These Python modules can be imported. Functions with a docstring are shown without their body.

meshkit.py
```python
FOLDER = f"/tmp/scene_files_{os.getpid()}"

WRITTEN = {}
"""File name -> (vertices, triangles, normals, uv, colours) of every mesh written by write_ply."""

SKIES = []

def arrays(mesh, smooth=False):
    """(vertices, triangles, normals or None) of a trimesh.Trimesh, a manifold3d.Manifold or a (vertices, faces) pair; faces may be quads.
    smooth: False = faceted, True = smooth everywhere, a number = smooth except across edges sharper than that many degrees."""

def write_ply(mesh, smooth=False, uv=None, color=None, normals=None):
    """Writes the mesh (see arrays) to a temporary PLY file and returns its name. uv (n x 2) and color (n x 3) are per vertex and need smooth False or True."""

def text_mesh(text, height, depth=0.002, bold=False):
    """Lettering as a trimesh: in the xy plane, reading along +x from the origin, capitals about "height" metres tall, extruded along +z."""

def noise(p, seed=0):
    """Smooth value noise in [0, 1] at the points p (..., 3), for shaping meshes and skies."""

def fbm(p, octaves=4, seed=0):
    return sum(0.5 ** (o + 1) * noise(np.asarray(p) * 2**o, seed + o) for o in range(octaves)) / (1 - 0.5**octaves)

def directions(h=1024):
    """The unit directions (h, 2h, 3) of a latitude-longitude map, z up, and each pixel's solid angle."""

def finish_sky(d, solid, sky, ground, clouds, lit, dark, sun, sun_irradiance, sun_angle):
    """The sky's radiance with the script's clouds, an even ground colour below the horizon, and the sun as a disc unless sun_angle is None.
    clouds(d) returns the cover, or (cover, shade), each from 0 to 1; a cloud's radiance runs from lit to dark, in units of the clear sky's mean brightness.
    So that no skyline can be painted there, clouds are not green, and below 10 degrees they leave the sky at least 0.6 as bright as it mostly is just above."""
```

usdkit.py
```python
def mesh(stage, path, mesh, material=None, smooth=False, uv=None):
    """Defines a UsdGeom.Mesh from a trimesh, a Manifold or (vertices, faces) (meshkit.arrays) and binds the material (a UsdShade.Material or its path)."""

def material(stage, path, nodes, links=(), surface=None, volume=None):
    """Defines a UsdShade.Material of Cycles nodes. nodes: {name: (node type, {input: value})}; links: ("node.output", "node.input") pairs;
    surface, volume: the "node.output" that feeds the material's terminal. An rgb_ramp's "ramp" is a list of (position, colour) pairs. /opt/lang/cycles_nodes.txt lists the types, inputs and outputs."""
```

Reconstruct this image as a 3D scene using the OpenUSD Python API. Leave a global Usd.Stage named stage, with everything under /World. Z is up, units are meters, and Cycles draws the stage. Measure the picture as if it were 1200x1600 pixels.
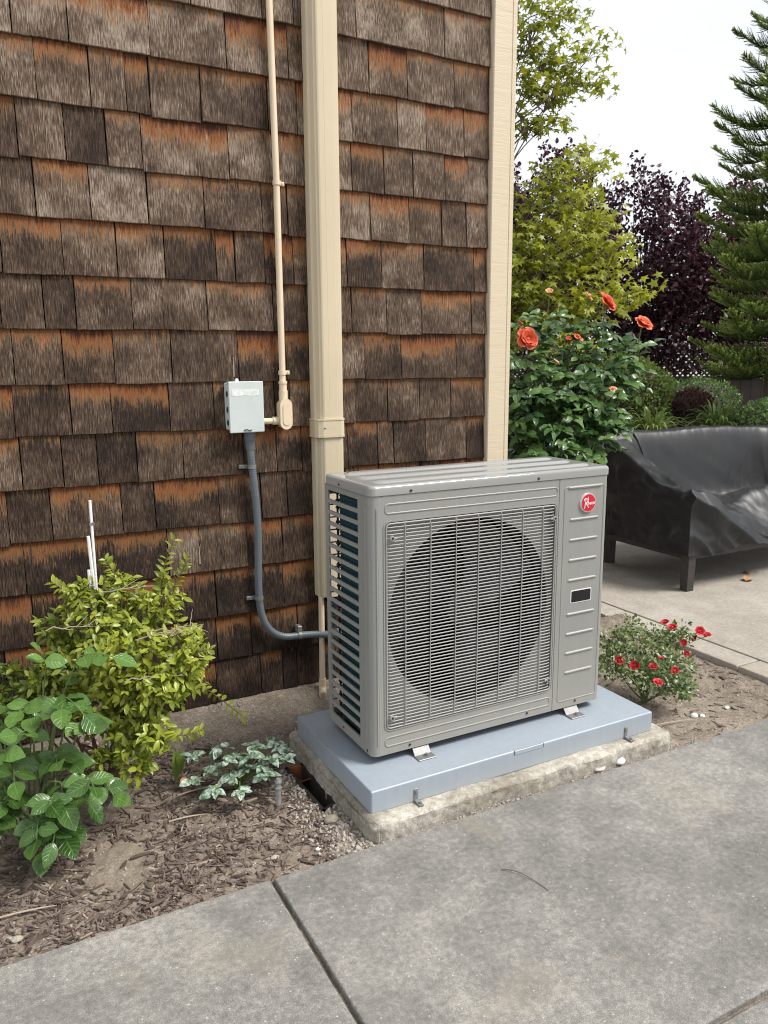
import math, random
import numpy as np, trimesh
from shapely.geometry import Polygon, Point, box as sbox
from pxr import Usd, UsdGeom, UsdLux, UsdShade, Sdf, Gf, Vt
import usdkit, meshkit

stage = Usd.Stage.CreateInMemory()
UsdGeom.SetStageUpAxis(stage, UsdGeom.Tokens.z)
UsdGeom.SetStageMetersPerUnit(stage, 1.0)
UsdGeom.Xform.Define(stage, '/World')
UsdGeom.Scope.Define(stage, '/World/Looks')

# ------------------------------------------------------------------ camera, sky, sun, exposure
EYE = np.array([-1.0845, 0.0, 1.43])
PITCH, YAW, ROLL = 0.187990, 0.486951, -0.006536
FWD = np.array([math.sin(YAW) * math.cos(PITCH), math.cos(YAW) * math.cos(PITCH), -math.sin(PITCH)])
_s = np.array([math.cos(YAW), -math.sin(YAW), 0.0]); _u = np.cross(_s, FWD)
RIGHT = _s * math.cos(ROLL) + _u * math.sin(ROLL); UP = -_s * math.sin(ROLL) + _u * math.cos(ROLL)
cam = UsdGeom.Camera.Define(stage, '/World/camera')
m4 = Gf.Matrix4d(*RIGHT, 0, *UP, 0, *(-FWD), 0, *EYE, 1)
cam.AddTransformOp().Set(m4)
cam.CreateHorizontalApertureAttr(36.0); cam.CreateVerticalApertureAttr(48.0)
cam.CreateFocalLengthAttr(36.0 * 1237.53 / 1200.0)
cam.CreateClippingRangeAttr(Gf.Vec2f(0.05, 500))
cam.CreateFStopAttr(14.0); cam.CreateFocusDistanceAttr(2.6)
cam.CreateExposureAttr(1.7)

SUN = np.array([0.62, -0.55, 0.0]); SUN = SUN / np.linalg.norm(SUN) * math.cos(math.radians(52)); SUN[2] = math.sin(math.radians(52))
dome = UsdLux.DomeLight.Define(stage, '/World/sky')
sky = usdkit.material(stage, '/World/Looks/sky', {
    'tc': ('texture_coordinate', {}),
    'map': ('mapping', {'scale': (1.0, 1.0, 2.2)}),
    'n': ('noise_texture', {'scale': 1.6, 'detail': 5.0, 'roughness': 0.55}),
    'r': ('rgb_ramp', {'ramp': [(0.25, (3.0, 3.07, 3.16)), (0.75, (3.4, 3.42, 3.45))]}),
    's': ('sky_texture', {'sky_type': 'single_scattering', 'sun_disc': False, 'sun_elevation': math.radians(52), 'sun_rotation': math.atan2(SUN[0], SUN[1])}),
    'm': ('mix', {'fac': 0.9}),
    'b': ('background_shader', {'strength': 0.10})},
    [('tc.generated', 'map.vector'), ('map.vector', 'n.vector'), ('n.fac', 'r.fac'), ('s.color', 'm.color1'), ('r.color', 'm.color2'), ('m.color', 'b.color')], surface='b.background')
UsdShade.MaterialBindingAPI.Apply(dome.GetPrim()).Bind(sky)
dome.GetPrim().SetCustomDataByKey('kind', 'structure')
sun = UsdLux.DistantLight.Define(stage, '/World/sun')
sun.CreateIntensityAttr(0.4); sun.CreateAngleAttr(22.0); sun.CreateNormalizeAttr(True); sun.CreateColorAttr(Gf.Vec3f(1.0, 0.96, 0.9))
z_ = SUN; x_ = np.cross([0, 0, 1.0], z_); x_ /= np.linalg.norm(x_); y_ = np.cross(z_, x_)
sun.AddTransformOp().Set(Gf.Matrix4d(*x_, 0, *y_, 0, *z_, 0, 0, 0, 0, 1))

# ------------------------------------------------------------------ helpers
rng = np.random.default_rng(7)
_used = {}

def path_for(parent, name):
    base = parent + '/' + name
    n = _used.get(base, 0); _used[base] = n + 1
    return base if n == 0 else f'{base}_{n:03d}'

def meta(prim, label=None, cat=None, group=None, kind=None):
    for k, v in (('label', label), ('category', cat), ('group', group), ('kind', kind)):
        if v: prim.SetCustomDataByKey(k, v)

def thing(name, label, cat, loc=(0, 0, 0), group=None, kind=None):
    p = path_for('/World', name)
    x = UsdGeom.Xform.Define(stage, p); x.AddTranslateOp().Set(Gf.Vec3d(*map(float, loc)))
    meta(x.GetPrim(), label, cat, group, kind)
    _loc[p] = np.asarray(loc, float)
    return p

_loc = {}
def setting(name, mesh, mat, smooth=False):
    p = path_for('/World', name)
    m = usdkit.mesh(stage, p, mesh, mat, smooth=smooth)
    meta(m.GetPrim(), kind='structure'); _loc[p] = np.zeros(3)
    return p

def vf(mesh):
    if hasattr(mesh, 'to_mesh'):
        q = mesh.to_mesh(); return np.array(q.vert_properties[:, :3]), np.array(q.tri_verts)
    if isinstance(mesh, trimesh.Trimesh): return np.array(mesh.vertices), np.array(mesh.faces)
    v, f = np.asarray(mesh[0], float), np.asarray(mesh[1], int)
    if f.shape[1] == 4: f = np.vstack([f[:, [0, 1, 2]], f[:, [0, 2, 3]]])
    return v, f

def join(meshes):
    vs, fs, n = [], [], 0
    for m in meshes:
        v, f = vf(m); vs.append(v); fs.append(f + n); n += len(v)
    return np.vstack(vs), np.vstack(fs)

def part(parent, name, mesh, mat, smooth=False, tone=None, fresh=None, uv=None, label=None, kind=None, cat=None, group=None):
    """one Mesh under parent; mesh is given in world coordinates. tone: a number or one per vertex"""
    p = path_for(parent, name)
    v, f = vf(mesh)
    v = v - _loc.get(parent, np.zeros(3))
    if parent not in _loc:
        v = v - _loc.get(parent.rsplit('/', 1)[0], np.zeros(3))
    m = usdkit.mesh(stage, p, (v, f), mat, smooth=smooth, uv=uv)
    api = UsdGeom.PrimvarsAPI(m)
    for k, t in (('tone', tone), ('fresh', fresh)):
        if t is not None:
            n = len(m.GetPointsAttr().Get())
            arr = np.full(n, t, np.float32) if np.ndim(t) == 0 else np.asarray(t, np.float32)
            api.CreatePrimvar(k, Sdf.ValueTypeNames.FloatArray, 'vertex').Set(Vt.FloatArray.FromNumpy(arr))
    meta(m.GetPrim(), label, cat, group, kind)
    return p

def single(name, mesh, mat, label, cat, group=None, smooth=False, tone=None, kind=None):
    return part('/World', name, mesh, mat, smooth, tone, None, None, label, kind, cat, group)

def hull(pts):
    h = trimesh.convex.convex_hull(np.asarray(pts, float)); return np.array(h.vertices), np.array(h.faces)

def cb(x0, x1, y0, y1, z0, z1, c=0.002):
    """box with chamfered edges"""
    pts = []
    for sx, x in ((1, x0), (-1, x1)):
        for sy, y in ((1, y0), (-1, y1)):
            for sz, z in ((1, z0), (-1, z1)):
                pts += [(x, y + sy * c, z + sz * c), (x + sx * c, y, z + sz * c), (x + sx * c, y + sy * c, z)]
    return hull(pts)

def bx(x0, x1, y0, y1, z0, z1):
    v = np.array([(x, y, z) for x in (x0, x1) for y in (y0, y1) for z in (z0, z1)], float)
    f = np.array([(0, 1, 3, 2), (4, 6, 7, 5), (0, 4, 5, 1), (2, 3, 7, 6), (0, 2, 6, 4), (1, 5, 7, 3)])
    return vf((v, f))

def tube(path, r, n=8, caps=True):
    p = np.asarray(path, float); k = len(p)
    r = np.full(k, r, float) if np.ndim(r) == 0 else np.asarray(r, float)
    t = np.gradient(p, axis=0); t /= np.maximum(np.linalg.norm(t, axis=1, keepdims=True), 1e-9)
    ref = np.array([0, 0, 1.0]) if abs(t[0][2]) < 0.9 else np.array([1.0, 0, 0])
    a = np.cross(ref, t[0]); a /= np.linalg.norm(a)
    vs = []
    for i in range(k):
        a = a - t[i] * (a @ t[i]); a /= max(np.linalg.norm(a), 1e-9); b = np.cross(t[i], a)
        ang = np.arange(n) * 2 * np.pi / n
        vs.append(p[i] + r[i] * (np.cos(ang)[:, None] * a + np.sin(ang)[:, None] * b))
    v = np.vstack(vs); f = []
    for i in range(k - 1):
        for j in range(n):
            q = (j + 1) % n
            f += [(i * n + j, i * n + q, (i + 1) * n + q), (i * n + j, (i + 1) * n + q, (i + 1) * n + j)]
    if caps:
        v = np.vstack([v, p[0], p[-1]]); c0, c1 = k * n, k * n + 1
        for j in range(n):
            q = (j + 1) % n
            f += [(c0, q, j), (c1, (k - 1) * n + j, (k - 1) * n + q)]
    return v, np.array(f)

def spline(pts, n=24):
    from scipy.interpolate import CubicSpline
    p = np.asarray(pts, float); d = np.r_[0, np.cumsum(np.linalg.norm(np.diff(p, axis=0), axis=1))]
    return CubicSpline(d, p)(np.linspace(0, d[-1], n))

def ext_xz(poly, y0, y1):
    """extrude a shapely polygon drawn in x,z between depths y0 < y1"""
    e = trimesh.creation.extrude_polygon(poly, y1 - y0, engine='earcut')
    v = np.array(e.vertices); f = np.array(e.faces)
    return np.stack([v[:, 0], y1 - v[:, 2], v[:, 1]], 1), f

def ext_xy(poly, z0, z1):
    e = trimesh.creation.extrude_polygon(poly, z1 - z0, engine='earcut')
    v = np.array(e.vertices); v[:, 2] += z0
    return v, np.array(e.faces)

def disc_y(cx, cz, y0, y1, r, n=24, r2=None):
    """short cylinder with its axis along y"""
    return tube([(cx, y0, cz), (cx, y1, cz)], [r, r2 or r], n)

def grid(xs, ys, zf):
    X, Y = np.meshgrid(xs, ys, indexing='ij'); Z = zf(X, Y)
    v = np.stack([X, Y, Z], -1).reshape(-1, 3); nx, ny = len(xs), len(ys)
    i, j = np.meshgrid(np.arange(nx - 1), np.arange(ny - 1), indexing='ij'); a = (i * ny + j).ravel()
    return v, np.vstack([np.stack([a, a + ny, a + ny + 1], 1), np.stack([a, a + ny + 1, a + 1], 1)])

def fbm(x, y, s, seed=0, o=4):
    return meshkit.fbm(np.stack([np.asarray(x) * s, np.asarray(y) * s, np.zeros_like(np.asarray(x, float)) + seed * 7.3], -1), o, seed) - 0.5

def unit(v):
    v = np.asarray(v, float); return v / np.maximum(np.linalg.norm(v, axis=-1, keepdims=True), 1e-9)

def M(name, nodes, links, surface='p.BSDF'):
    return usdkit.material(stage, '/World/Looks/' + name, nodes, links, surface=surface)

# ------------------------------------------------------------------ materials
def plain(name, c, rough=0.5, metal=0.0, var=0.08, scale=6.0, bump=0.0, bscale=200.0, spec=0.5, coat=0.0, rvar=0.0):
    c = np.array(c, float)
    nodes = {'g': ('geometry', {}), 'n': ('noise_texture', {'scale': scale, 'detail': 5.0, 'roughness': 0.6}),
             'r': ('rgb_ramp', {'ramp': [(0.25, tuple(c * (1 - var))), (0.75, tuple(np.minimum(c * (1 + var), 1)))]}),
             'p': ('principled_bsdf', {'roughness': rough, 'metallic': metal, 'specular_ior_level': spec, 'coat_weight': coat})}
    links = [('g.position', 'n.vector'), ('n.fac', 'r.fac'), ('r.color', 'p.base_color')]
    if rvar:
        nodes['mr'] = ('map_range', {'from_min': 0.3, 'from_max': 0.7, 'to_min': rough - rvar, 'to_max': rough + rvar}); links += [('n.fac', 'mr.value'), ('mr.result', 'p.roughness')]
    if bump:
        nodes['n2'] = ('noise_texture', {'scale': bscale, 'detail': 3.0}); nodes['b'] = ('bump', {'strength': bump, 'distance': 0.002})
        links += [('g.position', 'n2.vector'), ('n2.fac', 'b.height'), ('b.normal', 'p.normal')]
    return M(name, nodes, links)

def dusty(name, c, rough, dust, z0, z1, amt, bscale=400, bump=0.04):
    c = np.array(c, float)
    return M(name, {'g': ('geometry', {}), 'mp': ('mapping', {'scale': (45, 45, 2.2)}), 'n': ('noise_texture', {'scale': 1.0, 'detail': 5.0, 'roughness': 0.65}), 'n2': ('noise_texture', {'scale': 7.0, 'detail': 7.0, 'roughness': 0.7}),
        'r': ('rgb_ramp', {'ramp': [(0.2, tuple(c * 0.93)), (0.55, tuple(c)), (0.8, tuple(c * 1.05))]}), 'sz': ('separate_xyz', {}),
        'zr': ('map_range', {'from_min': z0, 'from_max': z1, 'to_min': 0.30, 'to_max': 0.0, 'clamp': True}), 'ad': ('math', {'math_type': 'add'}), 'dr': ('map_range', {'from_min': 0.52, 'from_max': 0.95, 'to_min': 0.0, 'to_max': amt, 'clamp': True}),
        'mx': ('mix', {'color2': dust}), 'n3': ('noise_texture', {'scale': float(bscale), 'detail': 2.0}), 'b': ('bump', {'strength': bump, 'distance': 0.002}), 'rm': ('map_range', {'from_min': 0.0, 'from_max': amt, 'to_min': rough, 'to_max': min(0.9, rough + 0.3)}),
        'p': ('principled_bsdf', {'specular_ior_level': 0.5})},
        [('g.position', 'mp.vector'), ('mp.vector', 'n.vector'), ('g.position', 'n2.vector'), ('n.fac', 'r.fac'), ('g.position', 'sz.vector'), ('sz.z', 'zr.value'), ('zr.result', 'ad.value1'), ('n2.fac', 'ad.value2'), ('ad.value', 'dr.value'), ('dr.result', 'mx.fac'), ('r.color', 'mx.color1'),
         ('g.position', 'n3.vector'), ('n3.fac', 'b.height'), ('b.normal', 'p.normal'), ('dr.result', 'rm.value'), ('rm.result', 'p.roughness'), ('mx.color', 'p.base_color')])
paint = dusty('grey_paint', (0.240, 0.242, 0.228), 0.36, (0.34, 0.30, 0.235), 0.15, 0.45, 0.30)
paint_top = plain('lid_paint', (0.27, 0.272, 0.262), 0.07, var=0.03, scale=4, bump=0.006, bscale=9, rvar=0.025)
paint_wire = plain('wire_coating', (0.29, 0.288, 0.27), 0.40, var=0.05)
black_in = plain('dark_interior', (0.012, 0.012, 0.013), 0.7)
fan_mat = plain('fan_plastic', (0.022, 0.022, 0.024), 0.42)
steel = plain('galvanised_steel', (0.20, 0.20, 0.20), 0.45, metal=0.35, var=0.2, scale=60)
screw_dark = plain('screw_head', (0.05, 0.05, 0.05), 0.4, metal=0.5)
red_badge = plain('badge_red', (0.52, 0.008, 0.025), 0.2, coat=0.5)
chrome = plain('badge_rim', (0.82, 0.82, 0.82), 0.18, metal=0.6)
white_ink = plain('badge_lettering', (0.8, 0.78, 0.78), 0.4)
window_black = plain('window_black', (0.006, 0.006, 0.007), 0.12)
white_trim = plain('window_outline', (0.7, 0.7, 0.68), 0.4)
pad_mat = dusty('pad_plastic', (0.285, 0.325, 0.372), 0.36, (0.36, 0.345, 0.30), 0.04, 0.11, 0.38, 320, 0.12)
beige = plain('beige_vinyl', (0.53, 0.45, 0.315), 0.42, var=0.05, scale=5)
beige_pipe = plain('beige_pvc', (0.64, 0.52, 0.37), 0.45, var=0.07, scale=12)
box_grey = plain('box_paint', (0.50, 0.545, 0.53), 0.42, var=0.06, scale=14)
box_label = plain('worn_sticker', (0.62, 0.65, 0.62), 0.6, var=0.25, scale=70)
hose_mat = plain('grey_hose', (0.105, 0.125, 0.14), 0.36, var=0.1, scale=20)
white_pole = plain('white_pole', (0.74, 0.73, 0.70), 0.5, var=0.08, scale=40)
galv_dull = plain('grey_pvc', (0.30, 0.31, 0.31), 0.35, metal=0.4, var=0.2, scale=80)
shell_mat = plain('shell_white', (0.70, 0.68, 0.63), 0.5, var=0.1, scale=90)
stone_mat = plain('stone_grey', (0.36, 0.33, 0.29), 0.85, var=0.25, scale=70, bump=0.4, bscale=300)
dry_leaf = plain('dry_leaf', (0.38, 0.17, 0.06), 0.6, var=0.3, scale=60)
pit_dark = plain('drain_black', (0.018, 0.014, 0.012), 0.55, var=0.4, scale=30, bump=0.4, bscale=120)
pit_rust = plain('drain_rust', (0.20, 0.065, 0.02), 0.8, var=0.5, scale=30, bump=0.4, bscale=120)
wood_dark = plain('sofa_frame_wood', (0.032, 0.028, 0.026), 0.5, var=0.4, scale=30, bump=0.3, bscale=90)
fence_dark = plain('fence_stain', (0.035, 0.027, 0.022), 0.8, var=0.3, scale=9)
stucco = plain('white_stucco', (0.82, 0.82, 0.80), 0.9, var=0.03, scale=2)
bark = plain('bark', (0.11, 0.085, 0.065), 0.9, var=0.35, scale=35, bump=0.6, bscale=90)
bark_dark = plain('plum_bark', (0.035, 0.026, 0.024), 0.9, var=0.35, scale=35)
twig_pale = plain('dry_twig', (0.36, 0.29, 0.22), 0.8, var=0.2, scale=80)
stem_green = plain('green_stem', (0.10, 0.14, 0.045), 0.6, var=0.2, scale=40)
stem_brown = plain('brown_stem', (0.12, 0.075, 0.045), 0.8, var=0.25, scale=60)
backing = plain('wall_backing', (0.02, 0.015, 0.012), 0.9)

def leafy(name, dark, light, rough=0.4, trans=0.25, spec=0.45, scale=40, spots=None, veins=0.0):
    """leaf colour runs from dark to light by the leaf's own tone"""
    nodes = {'a': ('attribute', {'attribute': 'tone'}), 'g': ('geometry', {}), 'n': ('noise_texture', {'scale': scale, 'detail': 3.0}),
             'ad': ('math', {'math_type': 'multiply_add', 'value2': 0.35, 'value3': -0.175}), 'sm': ('math', {'math_type': 'add'}),
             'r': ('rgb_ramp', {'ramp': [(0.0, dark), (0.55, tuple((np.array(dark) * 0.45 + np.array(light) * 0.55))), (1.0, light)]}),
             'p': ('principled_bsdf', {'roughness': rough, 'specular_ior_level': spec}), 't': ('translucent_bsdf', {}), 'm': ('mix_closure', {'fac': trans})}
    links = [('g.position', 'n.vector'), ('n.fac', 'ad.value1'), ('ad.value', 'sm.value1'), ('a.fac', 'sm.value2'), ('sm.value', 'r.fac'),
             ('p.BSDF', 'm.closure1'), ('t.BSDF', 'm.closure2')]
    out = 'r.color'
    if spots:
        nodes['v'] = ('noise_texture', {'scale': spots[0], 'detail': 4.0, 'roughness': 0.7}); nodes['vr'] = ('rgb_ramp', {'ramp': [(spots[1], (0, 0, 0)), (spots[1] + (0.06 if spots[1] > 0.6 else 0.20), (1, 1, 1))]})
        nodes['mx'] = ('mix', {'color2': spots[2]}); links += [('g.position', 'v.vector'), ('v.fac', 'vr.fac'), ('vr.color', 'mx.fac'), ('r.color', 'mx.color1')]; out = 'mx.color'
    if veins:
        nodes.update({'tc': ('texture_coordinate', {}), 'su': ('separate_xyz', {}), 'ab': ('math', {'math_type': 'absolute'}), 'ph': ('math', {'math_type': 'multiply_add', 'value2': -1.7}), 'uu': ('math', {'math_type': 'multiply', 'value2': 6.5}),
                      'fr': ('math', {'math_type': 'pingpong', 'value2': 0.5}), 'vv': ('map_range', {'range_type': 'smoothstep', 'from_min': 0.0, 'from_max': 0.2, 'to_min': 1.0, 'to_max': 0.0, 'clamp': True}),
                      'mr': ('map_range', {'range_type': 'smoothstep', 'from_min': 0.02, 'from_max': 0.09, 'to_min': 1.0, 'to_max': 0.0, 'clamp': True}), 'mxv': ('math', {'math_type': 'maximum'}), 'fv': ('math', {'math_type': 'multiply', 'value2': 0.5}),
                      'bp': ('bump', {'invert': True, 'strength': 0.7, 'distance': 0.0015}), 'vc': ('mix', {'color2': tuple(np.minimum(np.array(light) * 1.35, 1))}), 'vf': ('math', {'math_type': 'multiply', 'value2': veins})})
        links += [('tc.uv', 'su.vector'), ('su.y', 'ab.value1'), ('su.x', 'uu.value1'), ('ab.value', 'ph.value1'), ('uu.value', 'ph.value3'), ('ph.value', 'fr.value1'), ('fr.value', 'vv.value'), ('vv.result', 'fv.value1'), ('ab.value', 'mr.value'),
                  ('fv.value', 'mxv.value1'), ('mr.result', 'mxv.value2'), ('mxv.value', 'bp.height'), ('bp.normal', 'p.normal'), ('mxv.value', 'vf.value1'), ('vf.value', 'vc.fac'), (out, 'vc.color1')]; out = 'vc.color'
    links += [(out, 'p.base_color'), (out, 't.color')]
    return M(name, nodes, links, surface='m.closure')

lf_shrub = leafy('yellow_green_leaf', (0.045, 0.085, 0.012), (0.28, 0.32, 0.035), 0.35, 0.25)
lf_big = leafy('broad_green_leaf', (0.020, 0.060, 0.012), (0.13, 0.235, 0.055), 0.22, 0.12, spots=(300, 0.70, (0.45, 0.5, 0.4)), veins=0.5)
lf_varieg = leafy('white_stained_leaf', (0.03, 0.085, 0.03), (0.08, 0.17, 0.06), 0.42, 0.12, spots=(60, 0.42, (0.48, 0.56, 0.50)), veins=0.3)
lf_rose = leafy('rose_leaf', (0.016, 0.055, 0.018), (0.13, 0.23, 0.055), 0.26, 0.12, spec=0.5, veins=0.25)
lf_maple = leafy('maple_leaf', (0.09, 0.14, 0.012), (0.40, 0.42, 0.035), 0.45, 0.45)
lf_plum = leafy('plum_leaf', (0.014, 0.005, 0.009), (0.105, 0.027, 0.048), 0.4, 0.15)
lf_hedge = leafy('hedge_leaf', (0.04, 0.08, 0.012), (0.27, 0.37, 0.07), 0.5, 0.3)
lf_hedge2 = leafy('dark_hedge_leaf', (0.03, 0.07, 0.02), (0.17, 0.28, 0.08), 0.5, 0.25)
lf_aga = leafy('strap_leaf', (0.04, 0.085, 0.02), (0.27, 0.36, 0.10), 0.32, 0.25)
lf_red = leafy('red_shrub_leaf', (0.03, 0.008, 0.008), (0.15, 0.035, 0.03), 0.5, 0.2)
lf_needle = leafy('needles', (0.045, 0.10, 0.03), (0.50, 0.62, 0.14), 0.5, 0.45, scale=9)
lf_ground = leafy('ground_rose_leaf', (0.03, 0.07, 0.02), (0.22, 0.27, 0.09), 0.33, 0.2)
pt_coral = leafy('coral_petal', (0.62, 0.07, 0.035), (0.80, 0.20, 0.08), 0.5, 0.25, scale=60)
pt_peach = leafy('faded_petal', (0.70, 0.28, 0.10), (0.80, 0.50, 0.28), 0.6, 0.25, scale=60)
pt_red = leafy('red_petal', (0.38, 0.006, 0.015), (0.55, 0.02, 0.035), 0.5, 0.2, scale=60)

# weathered cedar: brown-grey with fresher orange wood towards the top of each shingle
shingle_mat = M('cedar_shingle', {
    'tc': ('texture_coordinate', {}), 'sx': ('separate_xyz', {}), 'g': ('geometry', {}),
    'tone': ('attribute', {'attribute': 'tone'}), 'fresh': ('attribute', {'attribute': 'fresh'}),
    'mp': ('mapping', {'scale': (60, 60, 3.2)}), 'streak': ('noise_texture', {'scale': 1.0, 'detail': 4.0, 'roughness': 0.65}),
    'mp2': ('mapping', {'scale': (420, 420, 14)}), 'grain': ('noise_texture', {'scale': 1.0, 'detail': 3.0, 'roughness': 0.6}),
    'spk': ('noise_texture', {'scale': 420.0, 'detail': 2.0}), 'blot': ('noise_texture', {'scale': 9.0, 'detail': 4.0, 'roughness': 0.6}),
    'zz': ('math', {'math_type': 'multiply', 'value2': 1 / 0.187}),
    'st': ('math', {'math_type': 'multiply_add', 'value2': 0.6, 'value3': -0.30}),
    'bl': ('math', {'math_type': 'multiply_add', 'value2': 0.5, 'value3': -0.25}),
    'e1': ('math', {'math_type': 'add'}), 'e2': ('math', {'math_type': 'add'}),
    'e3': ('math', {'math_type': 'add'}),
    'om': ('map_range', {'range_type': 'smoothstep', 'from_min': 0.80, 'from_max': 1.28, 'to_min': 0.0, 'to_max': 1.0, 'clamp': True}),
    'mp3': ('mapping', {'scale': (260, 260, 16)}), 'fine': ('noise_texture', {'scale': 1.0, 'detail': 3.0, 'roughness': 0.7}), 'fm': ('math', {'math_type': 'multiply_add', 'value2': 1.25, 'value3': -0.625}), 'e4': ('math', {'math_type': 'add'}),
    'od': ('map_range', {'from_min': 0.92, 'from_max': 1.42, 'to_min': 0.0, 'to_max': 1.0, 'clamp': True}),
    'gm': ('math', {'math_type': 'multiply_add', 'value2': 1.8, 'value3': -0.9}), 'ts': ('math', {'math_type': 'add'}),
    'bm': ('math', {'math_type': 'multiply_add', 'value2': 1.1, 'value3': -0.55}), 'ts2': ('math', {'math_type': 'add'}),
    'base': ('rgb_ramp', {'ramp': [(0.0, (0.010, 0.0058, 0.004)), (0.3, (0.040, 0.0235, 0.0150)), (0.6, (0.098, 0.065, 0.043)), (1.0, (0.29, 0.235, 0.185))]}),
    'orr': ('rgb_ramp', {'ramp': [(0.0, (0.23, 0.145, 0.080)), (0.25, (0.29, 0.135, 0.047)), (0.55, (0.19, 0.062, 0.018)), (1.0, (0.05, 0.020, 0.011))]}),
    'mix': ('mix', {}),
    'sr': ('map_range', {'from_min': 0.68, 'from_max': 0.78, 'to_min': 0.0, 'to_max': 0.35, 'clamp': True}),
    'mix2': ('mix', {'color2': (0.42, 0.38, 0.33)}),
    'hsum': ('math', {'math_type': 'multiply_add', 'value2': 0.6}),
    'b': ('bump', {'strength': 0.75, 'distance': 0.003}),
    'p': ('principled_bsdf', {'roughness': 0.82, 'specular_ior_level': 0.25})},
    [('tc.object', 'sx.vector'), ('sx.z', 'zz.value1'), ('g.position', 'mp.vector'), ('mp.vector', 'streak.vector'), ('g.position', 'mp2.vector'), ('mp2.vector', 'grain.vector'),
     ('g.position', 'spk.vector'), ('g.position', 'blot.vector'), ('streak.fac', 'st.value1'), ('blot.fac', 'bl.value1'),
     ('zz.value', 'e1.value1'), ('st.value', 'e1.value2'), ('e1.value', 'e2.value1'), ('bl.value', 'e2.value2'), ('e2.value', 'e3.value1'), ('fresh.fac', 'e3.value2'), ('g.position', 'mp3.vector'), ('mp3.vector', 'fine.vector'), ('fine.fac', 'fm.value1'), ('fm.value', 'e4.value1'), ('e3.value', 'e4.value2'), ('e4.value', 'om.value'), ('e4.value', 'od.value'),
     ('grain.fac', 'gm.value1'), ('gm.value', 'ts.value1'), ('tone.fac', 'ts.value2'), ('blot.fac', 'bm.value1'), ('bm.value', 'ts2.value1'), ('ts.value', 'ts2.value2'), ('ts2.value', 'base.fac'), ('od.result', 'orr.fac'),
     ('om.result', 'mix.fac'), ('base.color', 'mix.color1'), ('orr.color', 'mix.color2'), ('spk.fac', 'sr.value'), ('sr.result', 'mix2.fac'), ('mix.color', 'mix2.color1'),
     ('grain.fac', 'hsum.value1'), ('streak.fac', 'hsum.value3'), ('hsum.value', 'b.height'), ('b.normal', 'p.normal'), ('mix2.color', 'p.base_color')])

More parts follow.
